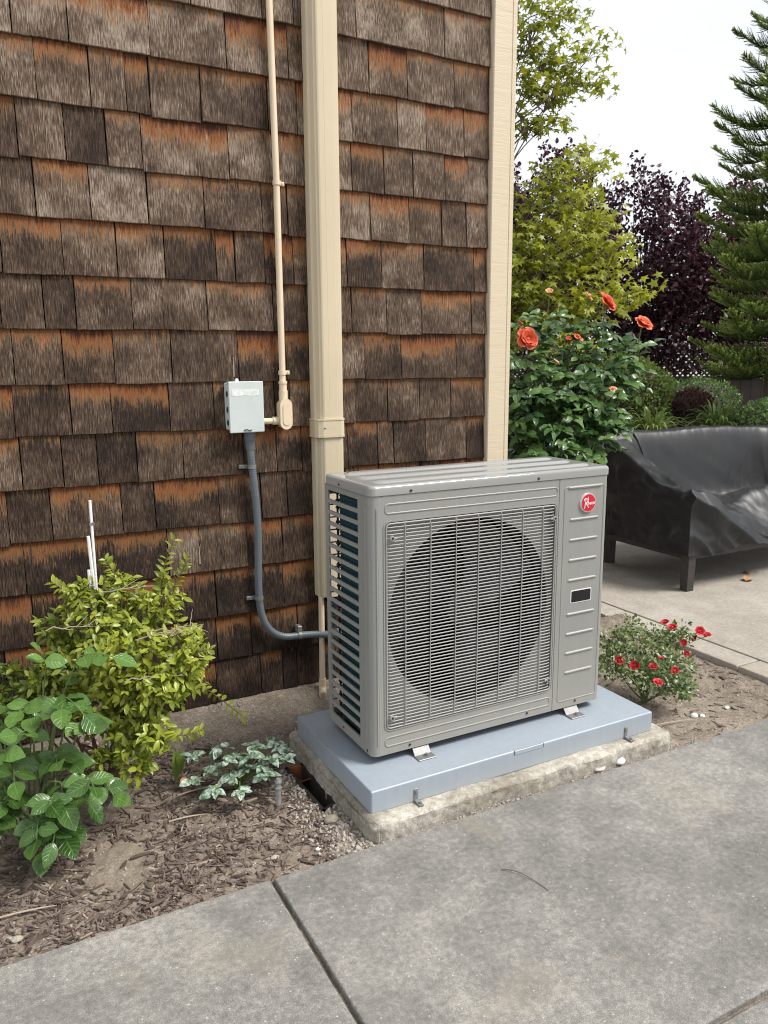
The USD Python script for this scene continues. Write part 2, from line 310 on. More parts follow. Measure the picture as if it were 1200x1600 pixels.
def concrete(name, dark, mid, light, tan, big=1.3, spec_scale=330.0, rough=0.85, bump=0.5, tan_amt=0.5):
    return M(name, {
        'g': ('geometry', {}), 'a': ('noise_texture', {'scale': big, 'detail': 7.0, 'roughness': 0.68, 'distortion': 0.3}), 'a2': ('noise_texture', {'scale': big * 6.0, 'detail': 5.0, 'roughness': 0.65}),
        't': ('noise_texture', {'scale': big * 1.7, 'detail': 4.0, 'roughness': 0.6, 'distortion': 0.6}), 'mpt': ('mapping', {'location': (3.1, 7.7, 1.3)}),
        's': ('noise_texture', {'scale': spec_scale, 'detail': 2.0, 'roughness': 0.6}), 'v': ('voronoi_texture', {'scale': 70.0}), 'md': ('noise_texture', {'scale': 55.0, 'detail': 5.0, 'roughness': 0.75}),
        'ma': ('math', {'math_type': 'multiply_add', 'value2': 0.48}), 'mb': ('math', {'math_type': 'multiply_add', 'value2': 0.26}), 'mc': ('math', {'math_type': 'multiply', 'value2': 0.42}), 'me': ('math', {'math_type': 'multiply_add', 'value2': 0.45}),
        'r': ('rgb_ramp', {'ramp': [(0.63, dark), (0.80, mid), (0.96, light)]}),
        'tr': ('map_range', {'from_min': 0.56, 'from_max': 0.72, 'to_min': 0.0, 'to_max': tan_amt, 'clamp': True}), 'mt': ('mix', {'color2': tan}),
        'vr': ('map_range', {'from_min': 0.10, 'from_max': 0.20, 'to_min': 0.75, 'to_max': 0.0, 'clamp': True}), 'vn': ('white_noise_texture', {}), 'vg': ('math', {'math_type': 'greater_than', 'value2': 0.86}), 'vm': ('math', {'math_type': 'multiply'}),
        'mv': ('mix', {'color2': (0.52, 0.50, 0.46)}),
        'b': ('bump', {'strength': bump, 'distance': 0.002}), 'p': ('principled_bsdf', {'roughness': rough, 'specular_ior_level': 0.3})},
        [('g.position', 'a.vector'), ('g.position', 'a2.vector'), ('g.position', 'mpt.vector'), ('mpt.vector', 't.vector'), ('g.position', 's.vector'), ('g.position', 'v.vector'),
         ('s.fac', 'mc.value1'), ('g.position', 'md.vector'), ('md.fac', 'me.value1'), ('mc.value', 'me.value3'), ('a2.fac', 'mb.value1'), ('me.value', 'mb.value3'), ('a.fac', 'ma.value1'), ('mb.value', 'ma.value3'), ('ma.value', 'r.fac'),
         ('t.fac', 'tr.value'), ('tr.result', 'mt.fac'), ('r.color', 'mt.color1'), ('v.distance', 'vr.value'), ('v.position', 'vn.vector'), ('vn.value', 'vg.value1'), ('vg.value', 'vm.value1'), ('vr.result', 'vm.value2'),
         ('vm.value', 'mv.fac'), ('mt.color', 'mv.color1'), ('s.fac', 'b.height'), ('b.normal', 'p.normal'), ('mv.color', 'p.base_color')])

path_mat = concrete('path_concrete', (0.095, 0.092, 0.087), (0.185, 0.178, 0.164), (0.36, 0.34, 0.305), (0.30, 0.265, 0.205), bump=0.55, tan_amt=0.45)
patio_mat = concrete('patio_concrete', (0.20, 0.18, 0.155), (0.31, 0.28, 0.24), (0.42, 0.385, 0.335), (0.36, 0.31, 0.24), big=0.9)
base_mat = concrete('footing_concrete', (0.15, 0.135, 0.11), (0.32, 0.295, 0.245), (0.56, 0.53, 0.47), (0.27, 0.215, 0.145), big=4.0, bump=1.0, tan_amt=0.6)
soil_mat = concrete('soil', (0.085, 0.066, 0.052), (0.175, 0.142, 0.112), (0.31, 0.265, 0.215), (0.25, 0.21, 0.155), big=2.2, spec_scale=160.0, rough=0.95, bump=1.0, tan_amt=0.6)
grit_mat = concrete('grit', (0.16, 0.14, 0.11), (0.28, 0.25, 0.20), (0.46, 0.42, 0.35), (0.34, 0.29, 0.21), big=6.0, spec_scale=190.0, rough=0.95, bump=1.0)
chip_mat = M('bark_chip', {
    'a': ('attribute', {'attribute': 'tone'}), 'g': ('geometry', {}), 'n': ('noise_texture', {'scale': 120.0, 'detail': 4.0}),
    'ad': ('math', {'math_type': 'multiply_add', 'value2': 0.6, 'value3': -0.3}), 'sm': ('math', {'math_type': 'add'}),
    'r': ('rgb_ramp', {'ramp': [(0.0, (0.055, 0.037, 0.029)), (0.5, (0.125, 0.094, 0.076)), (0.85, (0.20, 0.165, 0.14)), (1.0, (0.36, 0.29, 0.21))]}),
    'b': ('bump', {'strength': 0.5, 'distance': 0.002}), 'p': ('principled_bsdf', {'roughness': 0.85, 'specular_ior_level': 0.3})},
    [('g.position', 'n.vector'), ('n.fac', 'ad.value1'), ('ad.value', 'sm.value1'), ('a.fac', 'sm.value2'), ('sm.value', 'r.fac'), ('n.fac', 'b.height'), ('b.normal', 'p.normal'), ('r.color', 'p.base_color')])
trim_mat = M('painted_trim', {
    'g': ('geometry', {}), 'mp': ('mapping', {'scale': (6, 6, 110)}), 'n': ('noise_texture', {'scale': 1.0, 'detail': 4.0, 'roughness': 0.6, 'distortion': 0.8}),
    'r': ('rgb_ramp', {'ramp': [(0.25, (0.50, 0.42, 0.295)), (0.45, (0.57, 0.48, 0.345)), (0.8, (0.59, 0.505, 0.375))]}),
    'b': ('bump', {'strength': 0.28, 'distance': 0.004}), 'p': ('principled_bsdf', {'roughness': 0.5})},
    [('g.position', 'mp.vector'), ('mp.vector', 'n.vector'), ('n.fac', 'r.fac'), ('n.fac', 'b.height'), ('b.normal', 'p.normal'), ('r.color', 'p.base_color')])
cover_mat = M('cover_vinyl', {
    'g': ('geometry', {}), 'n': ('noise_texture', {'scale': 14.0, 'detail': 5.0, 'roughness': 0.6}), 'n2': ('noise_texture', {'scale': 3.0, 'detail': 3.0}),
    'r': ('rgb_ramp', {'ramp': [(0.3, (0.004, 0.0041, 0.0046)), (0.7, (0.008, 0.0082, 0.0092))]}), 'b': ('bump', {'strength': 0.10, 'distance': 0.012}),
    'mr': ('map_range', {'from_min': 0.3, 'from_max': 0.7, 'to_min': 0.38, 'to_max': 0.50}),
    'p': ('principled_bsdf', {'specular_ior_level': 0.42})},
    [('g.position', 'n.vector'), ('g.position', 'n2.vector'), ('n2.fac', 'r.fac'), ('n.fac', 'b.height'), ('b.normal', 'p.normal'), ('n2.fac', 'mr.value'), ('mr.result', 'p.roughness'), ('r.color', 'p.base_color')])

# ------------------------------------------------------------------ ground, path, patio
WALL = 3.05
PIT = Polygon([(-0.165, 2.50), (-0.105, 2.50), (-0.102, 2.215), (-0.158, 2.185)])
setting('ground', grid(np.r_[-90, -40, np.linspace(-10, 15, 26), 40, 90], np.r_[-90, -40, np.linspace(-10, 15, 26), 40, 90], lambda x, y: 0 * x - 0.16), soil_mat)

def soil_z(x, y):
    z = -0.022 + 0.03 * fbm(x, y, 3.0, 1) + 0.022 * fbm(x, y, 14.0, 2) + 0.012 * fbm(x, y, 45.0, 3, 3)
    z = z + 0.02 * np.clip((y - 2.6) / 0.45, 0, 1) + 0.05 * np.clip((y - 2.92) / 0.12, 0, 1)
    z = np.where(y < 1.99, np.minimum(z, -0.016 + 0.012 * fbm(x, y, 30.0, 5)), z)
    return z
xs, ys = np.arange(-2.6, 2.05, 0.0125), np.arange(1.90, 3.10, 0.0125)
sv, sf = grid(xs, ys, soil_z)
mid = sv[sf].mean(1)
import shapely
sf = sf[~shapely.contains_xy(PIT, mid[:, 0], mid[:, 1])]
setting('planting_bed', (sv, sf), soil_mat, smooth=True)

def slab(x0, x1, y0, y1, ztop, seed, step=0.03, thick=0.13, edge=0.006):
    nx, ny = max(2, int((x1 - x0) / step)), max(2, int((y1 - y0) / step))
    xs = np.r_[x0, x0 + edge * 0.35, x0 + edge, np.linspace(x0, x1, nx + 1)[1:-1], x1 - edge, x1 - edge * 0.35, x1]
    ys = np.r_[y0, y0 + edge * 0.35, y0 + edge, np.linspace(y0, y1, ny + 1)[1:-1], y1 - edge, y1 - edge * 0.35, y1]
    v, f = grid(xs, ys, lambda x, y: ztop + 0.0025 * fbm(x, y, 2.0, seed) + 0.0016 * fbm(x, y, 20.0, seed + 1))
    X, Y = v[:, 0].copy(), v[:, 1].copy()
    d = np.minimum(np.minimum(X - x0, x1 - X), np.minimum(Y - y0, y1 - Y))
    v[:, 2] -= np.where(d < edge, (edge - d) ** 2 / edge * 0.9, 0)
    rim = d < 1e-6
    w = 0.006 * fbm(X, Y, 9.0, seed + 2) + 0.004 * fbm(X, Y, 40.0, seed + 3)
    v[:, 0] += np.where((np.abs(X - x0) < 1e-6) | (np.abs(X - x1) < 1e-6), w, 0); v[:, 1] += np.where((np.abs(Y - y0) < 1e-6) | (np.abs(Y - y1) < 1e-6), w, 0)
    NX, NY = len(xs), len(ys)
    ring = [i * NY for i in range(NX)] + [(NX - 1) * NY + j for j in range(1, NY)] + [i * NY + NY - 1 for i in range(NX - 2, -1, -1)] + [j for j in range(NY - 2, 0, -1)]
    low = v[ring].copy(); low[:, 2] = ztop - thick
    n0 = len(v); k = len(ring); ff = []
    for i in range(k):
        j = (i + 1) % k
        ff += [(ring[i], n0 + i, n0 + j), (ring[i], n0 + j, ring[j])]
    return np.vstack([v, low]), np.vstack([f, np.array(ff)])

pth = path_for('/World', 'path'); UsdGeom.Xform.Define(stage, pth); meta(stage.GetPrimAtPath(pth), kind='structure'); _loc[pth] = np.zeros(3)
for i, (a, b, c, d) in enumerate([(-2.9, -0.4405, 0.995, 1.920), (-0.4275, 4.6, 0.995, 1.920), (-2.9, -0.4405, -0.6, 0.982), (-0.4275, 4.6, -0.6, 0.982)]):
    part(pth, 'slab', slab(a, b, c, d, 0.0, 20 + i * 5), path_mat, smooth=40)
part(pth, 'joint_dirt', grid(np.linspace(-2.9, 4.6, 300), np.linspace(-0.6, 1.93, 130), lambda x, y: -0.017 + 0.014 * fbm(x, y, 60.0, 31)), soil_mat, smooth=True)

pat = path_for('/World', 'patio'); UsdGeom.Xform.Define(stage, pat); meta(stage.GetPrimAtPath(pat), kind='structure'); _loc[pat] = np.zeros(3)
part(pat, 'slab', slab(2.215, 4.62, 1.95, 6.2, 0.004, 50, step=0.06), patio_mat, smooth=40)
part(pat, 'slab', slab(4.632, 8.2, 1.95, 6.2, 0.004, 55, step=0.08), patio_mat, smooth=40)
edg = path_for('/World', 'kerb_strip'); UsdGeom.Xform.Define(stage, edg); meta(stage.GetPrimAtPath(edg), kind='structure'); _loc[edg] = np.zeros(3)
for i, (a, b) in enumerate([(1.95, 2.345), (2.352, 3.22), (3.227, 4.10), (4.107, 4.95)]):
    part(edg, 'kerb_block', slab(2.045, 2.198, a, b, 0.006, 70 + i * 4, step=0.04, edge=0.008), patio_mat, smooth=40)

def garden_z(x, y):
    d = (x - EYE[0]) * 0.468 + (y - EYE[1]) * 0.884
    t = np.clip((d - 6.3) / 1.8, 0, 1)
    return -0.03 + 0.5 * t * t * (3 - 2 * t) + 0.04 * fbm(x, y, 1.5, 9)
setting('garden_bed', grid(np.arange(1.2, 13, 0.12), np.arange(3.2, 13, 0.12), lambda x, y: np.where((x < 2.1) & (y < 4.9), -0.03 + 0.03 * fbm(x, y, 4.0, 8), garden_z(x, y))), soil_mat, smooth=True)

# ------------------------------------------------------------------ house with cedar shingles
house = thing('house', 'house wall of weathered brown cedar shingles with a beige corner board', 'house')
part(house, 'wall', join([bx(-4.5, 1.055, WALL + 0.004, WALL + 0.2, -0.1, 5.4), bx(0.9, 1.055, WALL + 0.201, WALL + 6.0, -0.1, 5.4)]), backing)
ROWS = [(0.05, [-0.8, -0.612, -0.397, -0.26, -0.069, 0.029, 0.096]), (0.23, [-0.877, -0.624, -0.376, -0.25, -0.103, 0.103]), (0.416, [-0.923, -0.671, -0.429, -0.245, 0.044]),
        (0.611, [-0.935, -0.714, -0.425, -0.302, -0.105, 0.047]), (0.8, [-0.832, -0.587, -0.464, -0.214, -0.04, 0.073]),
        (0.99, [-0.917, -0.781, -0.66, -0.521, -0.348, -0.106, 0.031, 0.141, 0.351, 0.495, 0.574, 0.738, 0.954]),
        (1.176, [-0.924, -0.739, -0.598, -0.389, -0.219, 0.03, 0.096, 0.39, 0.547, 0.707, 0.868]), (1.356, [-0.91, -0.75, -0.579, -0.371, -0.114, 0.085, 0.435, 0.614, 0.896]),
        (1.548, [-0.8, -0.696, -0.504, -0.392, -0.226, 0.037, 0.178, 0.379, 0.543, 0.713, 0.972]), (1.731, [-0.916, -0.724, -0.545, -0.376, -0.183, -0.111, 0.007, 0.126, 0.359, 0.52, 0.725, 0.983]),
        (1.919, [-0.797, -0.622, -0.426, -0.22, 0.003, 0.108, 0.471, 0.653, 0.814, 0.939]), (2.104, [-0.837, -0.689, -0.554, -0.435, -0.119, 0.054, 0.387, 0.535, 0.671, 0.829, 0.947]),
        (2.29, [-0.765, -0.595, -0.477, -0.395, -0.215, -0.062, 0.04, 0.159, 0.393, 0.599, 0.736, 0.924]), (2.48, [-0.826, -0.652, -0.387, -0.114, 0.126, 0.644, 0.873]),
        (2.67, [-0.78, -0.55, -0.237, 0.027, 0.15, 0.412, 0.704]), (2.855, [-0.9, -0.66, -0.42, -0.2, 0.08, 0.38, 0.627, 0.838])]

def shingle(w, h, n, r):
    """one wedge-shaped shingle; x 0..w, z 0..h, its face towards -y; ragged butt"""
    xs = np.linspace(0, w, n + 1)
    butt = np.cumsum(r.normal(0, 0.00028, n + 1)); butt -= np.linspace(butt[0], butt[-1], n + 1); butt += r.normal(0, 0.00055, n + 1)
    lean = r.normal(0, 0.0011)
    cup = r.normal(0.0, 0.0018)
    t0, t1 = 0.0165 + r.normal(0, 0.002), 0.0035
    v = []
    for j, x in enumerate(xs):
        u = (x / w - 0.5) * 2
        zb = butt[j] + lean * u
        yo = -t0 + cup * u * u
        sidel = r.normal(0, 0.0006)
        v += [(x, 0.0, zb + 0.0008), (x, yo + 0.0012, zb), (x, yo, zb + 0.0022), (x + lean * 0.6, -(t0 + t1) / 2 + cup * u * u * 0.5, h * 0.5), (x + lean, -t1, h), (x + lean, 0.0, h)]
    v = np.array(v); f = []
    for j in range(n):
        a, b = j * 6, (j + 1) * 6
        for k in range(6):
            k2 = (k + 1) % 6
            f += [(a + k, b + k, b + k2), (a + k, b + k2, a + k2)]
    for a, s in ((0, 1), (n * 6, -1)):
        for k in range(1, 5):
            f.append((a, a + k, a + k + 1)[::s])
    return v, np.array(f)[:, ::-1]

sr = np.random.default_rng(11)
for zi, (zr, joints) in enumerate(ROWS):
    js = list(joints)
    lo, hi = -1.62, 1.053
    x = min(js)
    while x - lo > 0.26:
        x -= sr.uniform(0.11, 0.22); js.append(x)
    js = sorted(js)
    while hi - js[-1] > 0.24:
        js.append(js[-1] + sr.uniform(0.09, 0.2))
    full = [lo] + js + [hi]
    out = []
    for a, b in zip(full[:-1], full[1:]):
        if b - a > 0.33:
            k = int(np.ceil((b - a) / 0.2)); cuts = np.linspace(a, b, k + 1) + np.r_[0, sr.normal(0, 0.02, k - 1), 0]
            out += list(zip(cuts[:-1], cuts[1:]))
        else:
            out.append((a, b))
    for a, b in out:
        g = sr.uniform(0.0012, 0.0028)
        w = b - a - 2 * g
        if w < 0.012: continue
        v, f = shingle(w, 0.2, max(4, int(w / 0.011)), sr)
        dz = sr.normal(0, 0.0012) - (sr.random() < 0.06) * 0.006
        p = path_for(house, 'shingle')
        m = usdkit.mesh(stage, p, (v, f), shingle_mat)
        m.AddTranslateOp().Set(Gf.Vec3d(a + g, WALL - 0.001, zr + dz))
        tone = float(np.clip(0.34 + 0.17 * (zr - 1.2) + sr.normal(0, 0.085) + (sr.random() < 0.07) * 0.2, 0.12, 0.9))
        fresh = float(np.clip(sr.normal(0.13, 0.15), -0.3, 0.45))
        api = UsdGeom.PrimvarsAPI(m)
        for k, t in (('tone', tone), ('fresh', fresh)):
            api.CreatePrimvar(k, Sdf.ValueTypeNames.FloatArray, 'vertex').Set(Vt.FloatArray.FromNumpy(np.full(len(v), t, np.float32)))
part(house, 'corner_board', cb(1.056, 1.152, WALL - 0.034, WALL + 0.003, 0.02, 5.35, 0.004), trim_mat)
part(house, 'corner_board', cb(1.1535, 1.180, WALL - 0.030, WALL + 0.11, 0.02, 5.35, 0.004), trim_mat)
part(house, 'side_wall', bx(1.056, 1.150, WALL + 0.111, WALL + 6.0, -0.05, 5.35), plain('side_cedar', (0.14, 0.10, 0.075), 0.85, var=0.3, scale=20))
part(house, 'roof', bx(-4.9, 1.5, WALL + 0.25, WALL + 6.3, 5.41, 5.6), plain('roof_felt', (0.05, 0.048, 0.045), 0.9))
part(house, 'splinter', tube([(-0.1345, WALL - 0.015, 1.375), (-0.134, WALL - 0.014, 1.45)], [0.0022, 0.0012], 5), twig_pale)
for (x, z, l) in ((-0.585, 1.36, 0.055), (-0.305, 0.645, 0.07), (-0.71, 0.62, 0.05), (-0.425, 0.5, 0.06)):
    part(house, 'splinter', tube([(x, WALL - 0.0145, z), (x + 0.002, WALL - 0.012, z + l)], [0.0032, 0.0012], 5), twig_pale)

# ------------------------------------------------------------------ line set cover, drain pipe
lc = thing('line_set_cover', 'tall beige channel cover running down the shingle wall behind the heat pump', 'pipe cover')
def cover_profile(w0, w1, ya, yb):
    """plan profile: base flanges and a raised face with fine ribs"""
    return Polygon([(w0, yb), (w0, ya + 0.035), (w0 + 0.004, ya + 0.03), (w0 + 0.014, ya + 0.028), (w0 + 0.016, ya + 0.012), (w0 + 0.022, ya + 0.008), (w0 + 0.026, ya + 0.002), (w0 + 0.032, ya),
                    (w0 + 0.050, ya - 0.0005), (w0 + 0.0515, ya + 0.0002), (w0 + 0.053, ya - 0.0005), (w1 - 0.03, ya - 0.0005), (w1 - 0.0285, ya + 0.0002), (w1 - 0.027, ya), (w1 - 0.012, ya + 0.001), (w1 - 0.006, ya + 0.006), (w1, ya + 0.014), (w1, yb)])
part(lc, 'cover', ext_xy(cover_profile(0.183, 0.302, WALL - 0.092, WALL - 0.016), 1.20, 3.2), beige)
part(lc, 'cover', ext_xy(cover_profile(0.184, 0.301, WALL - 0.091, WALL - 0.016), 0.45, 1.128), beige)
bp = Polygon([(0.178, WALL - 0.016), (0.178, WALL - 0.068), (0.186, WALL - 0.088), (0.205, WALL - 0.097), (0.285, WALL - 0.097), (0.301, WALL - 0.088), (0.308, WALL - 0.07), (0.308, WALL - 0.016)])
part(lc, 'coupling_band', join([ext_xy(bp, 1.134, 1.196), ext_xy(bp.buffer(0.002), 1.1955, 1.202), ext_xy(bp.buffer(0.002), 1.127, 1.1335)]), beige)
part(lc, 'screw', tube([(0.2085, WALL - 0.0985, 1.166), (0.2155, WALL - 0.0985, 1.166)], 0.0022, 6), screw_dark)
part(lc, 'foam_pipe', tube([(0.255, WALL - 0.05, 0.446), (0.255, WALL - 0.05, 0.3), (0.27, WALL - 0.12, 0.24), (0.29, 2.52, 0.23)], 0.022, 12), fan_mat)
dp = thing('drain_pipe', 'thin beige plastic drain pipe with an elbow ending above the soil', 'pipe')
part(dp, 'pipe', tube([(0.195, WALL - 0.058, 0.449), (0.192, WALL - 0.058, 0.075)], 0.0125, 16), beige_pipe, smooth=40)
part(dp, 'elbow', join([tube([(0.1925, WALL - 0.058, 0.08), (0.192, WALL - 0.058, 0.05), (0.19, WALL - 0.062, 0.032), (0.183, WALL - 0.08, 0.022)], 0.0155, 16), tube([(0.184, WALL - 0.078, 0.0225), (0.176, WALL - 0.10, 0.020)], 0.0175, 16)]), beige_pipe, smooth=40)
part(dp, 'opening', disc_y(0.176, 0.020, WALL - 0.1022, WALL - 0.099, 0.010, 16), twig_pale)

# ------------------------------------------------------------------ conduit, disconnect box, flexible hose
YC = WALL - 0.036
cd = thing('electrical_conduit', 'thin beige conduit running down the shingles to a pull elbow', 'conduit')
part(cd, 'pipe', tube([(0.048, YC, 3.2), (0.050, YC, 2.717), (0.057, YC, 2.1), (0.058, YC, 1.33)], 0.0125, 16), beige_pipe, smooth=40)
for z in (2.10, 1.388):
    part(cd, 'strap', join([tube([(0.0575, YC, z - 0.008), (0.0575, YC, z + 0.008)], 0.0155, 16), cb(0.07, 0.092, WALL - 0.03, WALL - 0.019, z - 0.008, z + 0.008, 0.002), tube([(0.084, WALL - 0.034, z), (0.084, WALL - 0.029, z)], 0.004, 8)]), beige_pipe, smooth=30)
part(cd, 'coupling', join([tube([(0.0585, YC, 1.355), (0.0585, YC, 1.345)], 0.0172, 16), tube([(0.0585, YC, 1.345), (0.059, YC, 1.315)], 0.0152, 16), tube([(0.059, YC, 1.318), (0.059, YC, 1.272)], 0.0178, 16)]), beige_pipe, smooth=40)
cap = lambda x0, x1, z0, z1: sbox(x0, z0 + (x1 - x0) / 2, x1, z1 - (x1 - x0) / 2).union(Point((x0 + x1) / 2, z0 + (x1 - x0) / 2).buffer((x1 - x0) / 2)).union(Point((x0 + x1) / 2, z1 - (x1 - x0) / 2).buffer((x1 - x0) / 2))
part(cd, 'pull_elbow', ext_xz(cap(0.036, 0.082, 1.168, 1.282), YC - 0.022, YC + 0.018), beige_pipe)
part(cd, 'elbow_lid', join([ext_xz(cap(0.0335, 0.0845, 1.165, 1.286), YC - 0.030, YC - 0.0225), ext_xz(cap(0.045, 0.073, 1.182, 1.269), YC - 0.0325, YC - 0.029)]), beige_pipe)
part(cd, 'nipple', join([tube([(-0.035, YC, 1.199), (0.015, YC, 1.199)], 0.0125, 16), tube([(0.010, YC, 1.199), (0.037, YC, 1.199)], 0.0165, 16)]), beige_pipe, smooth=40)

db = thing('disconnect_box', 'pale grey metal electrical box mounted on the shingles', 'electrical box')
part(db, 'enclosure', cb(-0.176, -0.044, WALL - 0.078, WALL - 0.013, 1.172, 1.352, 0.003), box_grey)
part(db, 'cover', join([cb(-0.1805, -0.0415, WALL - 0.0865, WALL - 0.0785, 1.162, 1.358, 0.0025), cb(-0.179, -0.043, WALL - 0.078, WALL - 0.05, 1.3525, 1.3565, 0.001)]), box_grey)
part(db, 'worn_sticker', ext_xz(Polygon([(-0.168, 1.33), (-0.06, 1.327), (-0.062, 1.305), (-0.09, 1.302), (-0.12, 1.306), (-0.15, 1.301), (-0.17, 1.306)]), WALL - 0.0872, WALL - 0.0864), box_label)
part(db, 'seal_wire', tube([(-0.125, WALL - 0.0885, 1.172), (-0.112, WALL - 0.091, 1.174), (-0.104, WALL - 0.089, 1.169), (-0.094, WALL - 0.0885, 1.172)], 0.0022, 6), screw_dark)
for z in (1.20, 1.25, 1.31):
    part(db, 'knockout', tube([(-0.177, WALL - 0.05, z), (-0.1755, WALL - 0.05, z)], 0.012, 14), screw_dark)
part(db, 'knob', tube([(-0.134, WALL - 0.046, 1.351), (-0.134, WALL - 0.046, 1.362), (-0.134, WALL - 0.046, 1.368)], [0.007, 0.0075, 0.004], 12), white_pole)

fh = thing('flexible_conduit', 'dark grey flexible conduit hanging from the box to the heat pump', 'conduit')
YH = WALL - 0.04
hp = [(-0.0875, YH, 1.135), (-0.0875, YH, 1.10), (-0.082, YH, 1.01), (-0.073, YH, 0.894), (-0.069, YH, 0.711), (-0.074, YH, 0.484), (-0.064, YH, 0.40), (-0.024, YH, 0.325), (0.033, YH, 0.293), (0.107, YH - 0.005, 0.288), (0.18, YH - 0.02, 0.284), (0.30, YH - 0.12, 0.283), (0.36, 2.50, 0.30)]
hs = spline(hp, 420)
part(fh, 'hose', tube(hs, 0.0148 + 0.0005 * np.sin(np.arange(420) * 2.1), 14), hose_mat, smooth=True)
part(fh, 'connector', join([tube([(-0.0875, YH, 1.163), (-0.0875, YH, 1.130)], 0.0225, 16), tube([(-0.0875, YH, 1.131), (-0.0875, YH, 1.120), (-0.087, YH, 1.092)], [0.0225, 0.019, 0.0175], 16)]), hose_mat, smooth=40)
for (x, z, d) in ((-0.084, 1.022, 1), (-0.074, 0.478, 1)):
    part(fh, 'strap', join([tube([(x, YH, z - 0.007), (x, YH, z + 0.007)], 0.0172, 16), cb(x - 0.048, x - 0.012, WALL - 0.028, WALL - 0.016, z - 0.008, z + 0.008, 0.002), tube([(x - 0.034, WALL - 0.034, z), (x - 0.034, WALL - 0.027, z)], 0.005, 8)]), steel, smooth=30)
part(fh, 'strap', join([tube([(0.092, YH - 0.003, 0.2885), (0.106, YH - 0.005, 0.288)], 0.0172, 16), cb(0.088, 0.108, WALL - 0.05, WALL - 0.016, 0.300, 0.33, 0.002)]), steel, smooth=30)
part(fh, 'end_fitting', tube(hs[335:372], 0.0168 + 0.0012 * (np.arange(37) % 3 == 0), 14), steel)

# ------------------------------------------------------------------ footing, pad
ft = []
fx, fy = np.linspace(-0.10, 1.185, 260), np.linspace(1.948, 2.665, 150)
fv, ff_ = grid(fx, fy, lambda x, y: 0.046 + 0.014 * fbm(x, y, 7.0, 61) + 0.006 * fbm(x, y, 34.0, 62))
def squash(v):
    x, y = v[:, 0], v[:, 1]
    cx, cy, hx, hy = 0.5425, 2.3065, 0.6425, 0.3585
    w = 0.022 * fbm(x, y, 8.0, 63) + 0.012 * fbm(x, y, 40.0, 64)
    r = 0.05
    qx, qy = np.abs(x - cx) - (hx - r), np.abs(y - cy) - (hy - r)
    o = (qx > 0) & (qy > 0); L = np.hypot(qx, qy); over = o & (L > r)
    k = np.where(over, r / np.maximum(L, 1e-6), 1)
    v[:, 0] = np.where(over, cx + np.sign(x - cx) * (hx - r + qx * k), x); v[:, 1] = np.where(over, cy + np.sign(y - cy) * (hy - r + qy * k), y)
    d = np.minimum(hx - np.abs(v[:, 0] - cx), hy - np.abs(v[:, 1] - cy))
    v[:, 2] -= np.clip(0.02 - d, 0, 0.02) ** 2 / 0.02 * (0.9 + 20 * w)
    rim = d < 0.004
    v[:, 0] += np.where(rim & (np.abs(np.abs(x - cx) - hx) < 0.004), w, 0); v[:, 1] += np.where(rim & (np.abs(np.abs(y - cy) - hy) < 0.004), w * 0.8, 0)
    return v
fv = squash(fv)
NX, NY = len(fx), len(fy)
ring = [i * NY for i in range(NX)] + [(NX - 1) * NY + j for j in range(1, NY)] + [i * NY + NY - 1 for i in range(NX - 2, -1, -1)] + [j for j in range(NY - 2, 0, -1)]
rows_ = [fv[ring]]
for h in (0.036, 0.026, 0.016, 0.006, -0.005, -0.02, -0.12):
    q = rows_[0].copy(); q[:, 2] = h + 0.008 * fbm(q[:, 0], q[:, 1], 12.0, 65); out_ = 0.003 + 0.012 * fbm(q[:, 0], q[:, 1], 14.0, int(70 + h * 100)) + 0.007 * fbm(q[:, 0], q[:, 1], 60.0, int(170 + h * 500))
    q[:, 0] += np.sign(q[:, 0] - 0.54) * out_ * (np.abs(np.abs(q[:, 0] - 0.5425) - 0.6425) < 0.06); q[:, 1] += np.sign(q[:, 1] - 2.3) * out_ * (np.abs(np.abs(q[:, 1] - 2.3065) - 0.3585) < 0.06)
    rows_.append(q)
allv = [fv]; allf = [ff_]; n0 = len(fv); prev = ring
for q in rows_[1:]:
    cur = list(range(n0, n0 + len(ring))); n0 += len(ring); allv.append(q)
    allf.append(np.array([t for i in range(len(ring)) for j in [(i + 1) % len(ring)] for t in ((prev[i], cur[i], cur[j]), (prev[i], cur[j], prev[j]))])); prev = cur
single('concrete_footing', (np.vstack(allv), np.vstack(allf)), base_mat, 'rough stained concrete footing under the blue-grey equipment pad', 'footing', smooth=35)

PL, PR, PF, PB, PT, PBOT = -0.0765, 1.1195, 2.0018, 2.615, 0.1224, 0.0521
pad = thing('equipment_pad', 'blue-grey plastic equipment pad under the heat pump', 'pad')
from manifold3d import Manifold, CrossSection
def rbox(x0, x1, y0, y1, z0, z1, r=0.008, n=16):
    s = Manifold.sphere(r, n)
    return Manifold.batch_hull([s.translate((x, y, z)) for x in (x0 + r, x1 - r) for y in (y0 + r, y1 - r) for z in (z0 + r, z1 - r)])
body = rbox(PL, PR, PF, PB, PBOT - 0.008, PT, 0.006, 20)
for (a, b, c, d) in ((0.47, 0.60, PF - 0.01, PF + 0.004), (PL - 0.01, PL + 0.004, 2.33, 2.43)):
    body = body - Manifold.cube((b - a, d - c, 0.02)).translate((a, c, PT - 0.016))
part(pad, 'slab', body, pad_mat, smooth=30)
part(pad, 'edge_tab', cb(0.474, 0.596, PF - 0.0015, PF + 0.0035, PT - 0.0155, PT - 0.0005, 0.001), plain('pad_tab', (0.31, 0.345, 0.375), 0.35), label='pale inset tab in the front edge')
part(pad, 'edge_tab', cb(PL - 0.0015, PL + 0.0035, 2.334, 2.426, PT - 0.0155, PT - 0.0005, 0.001), '/World/Looks/pad_tab')
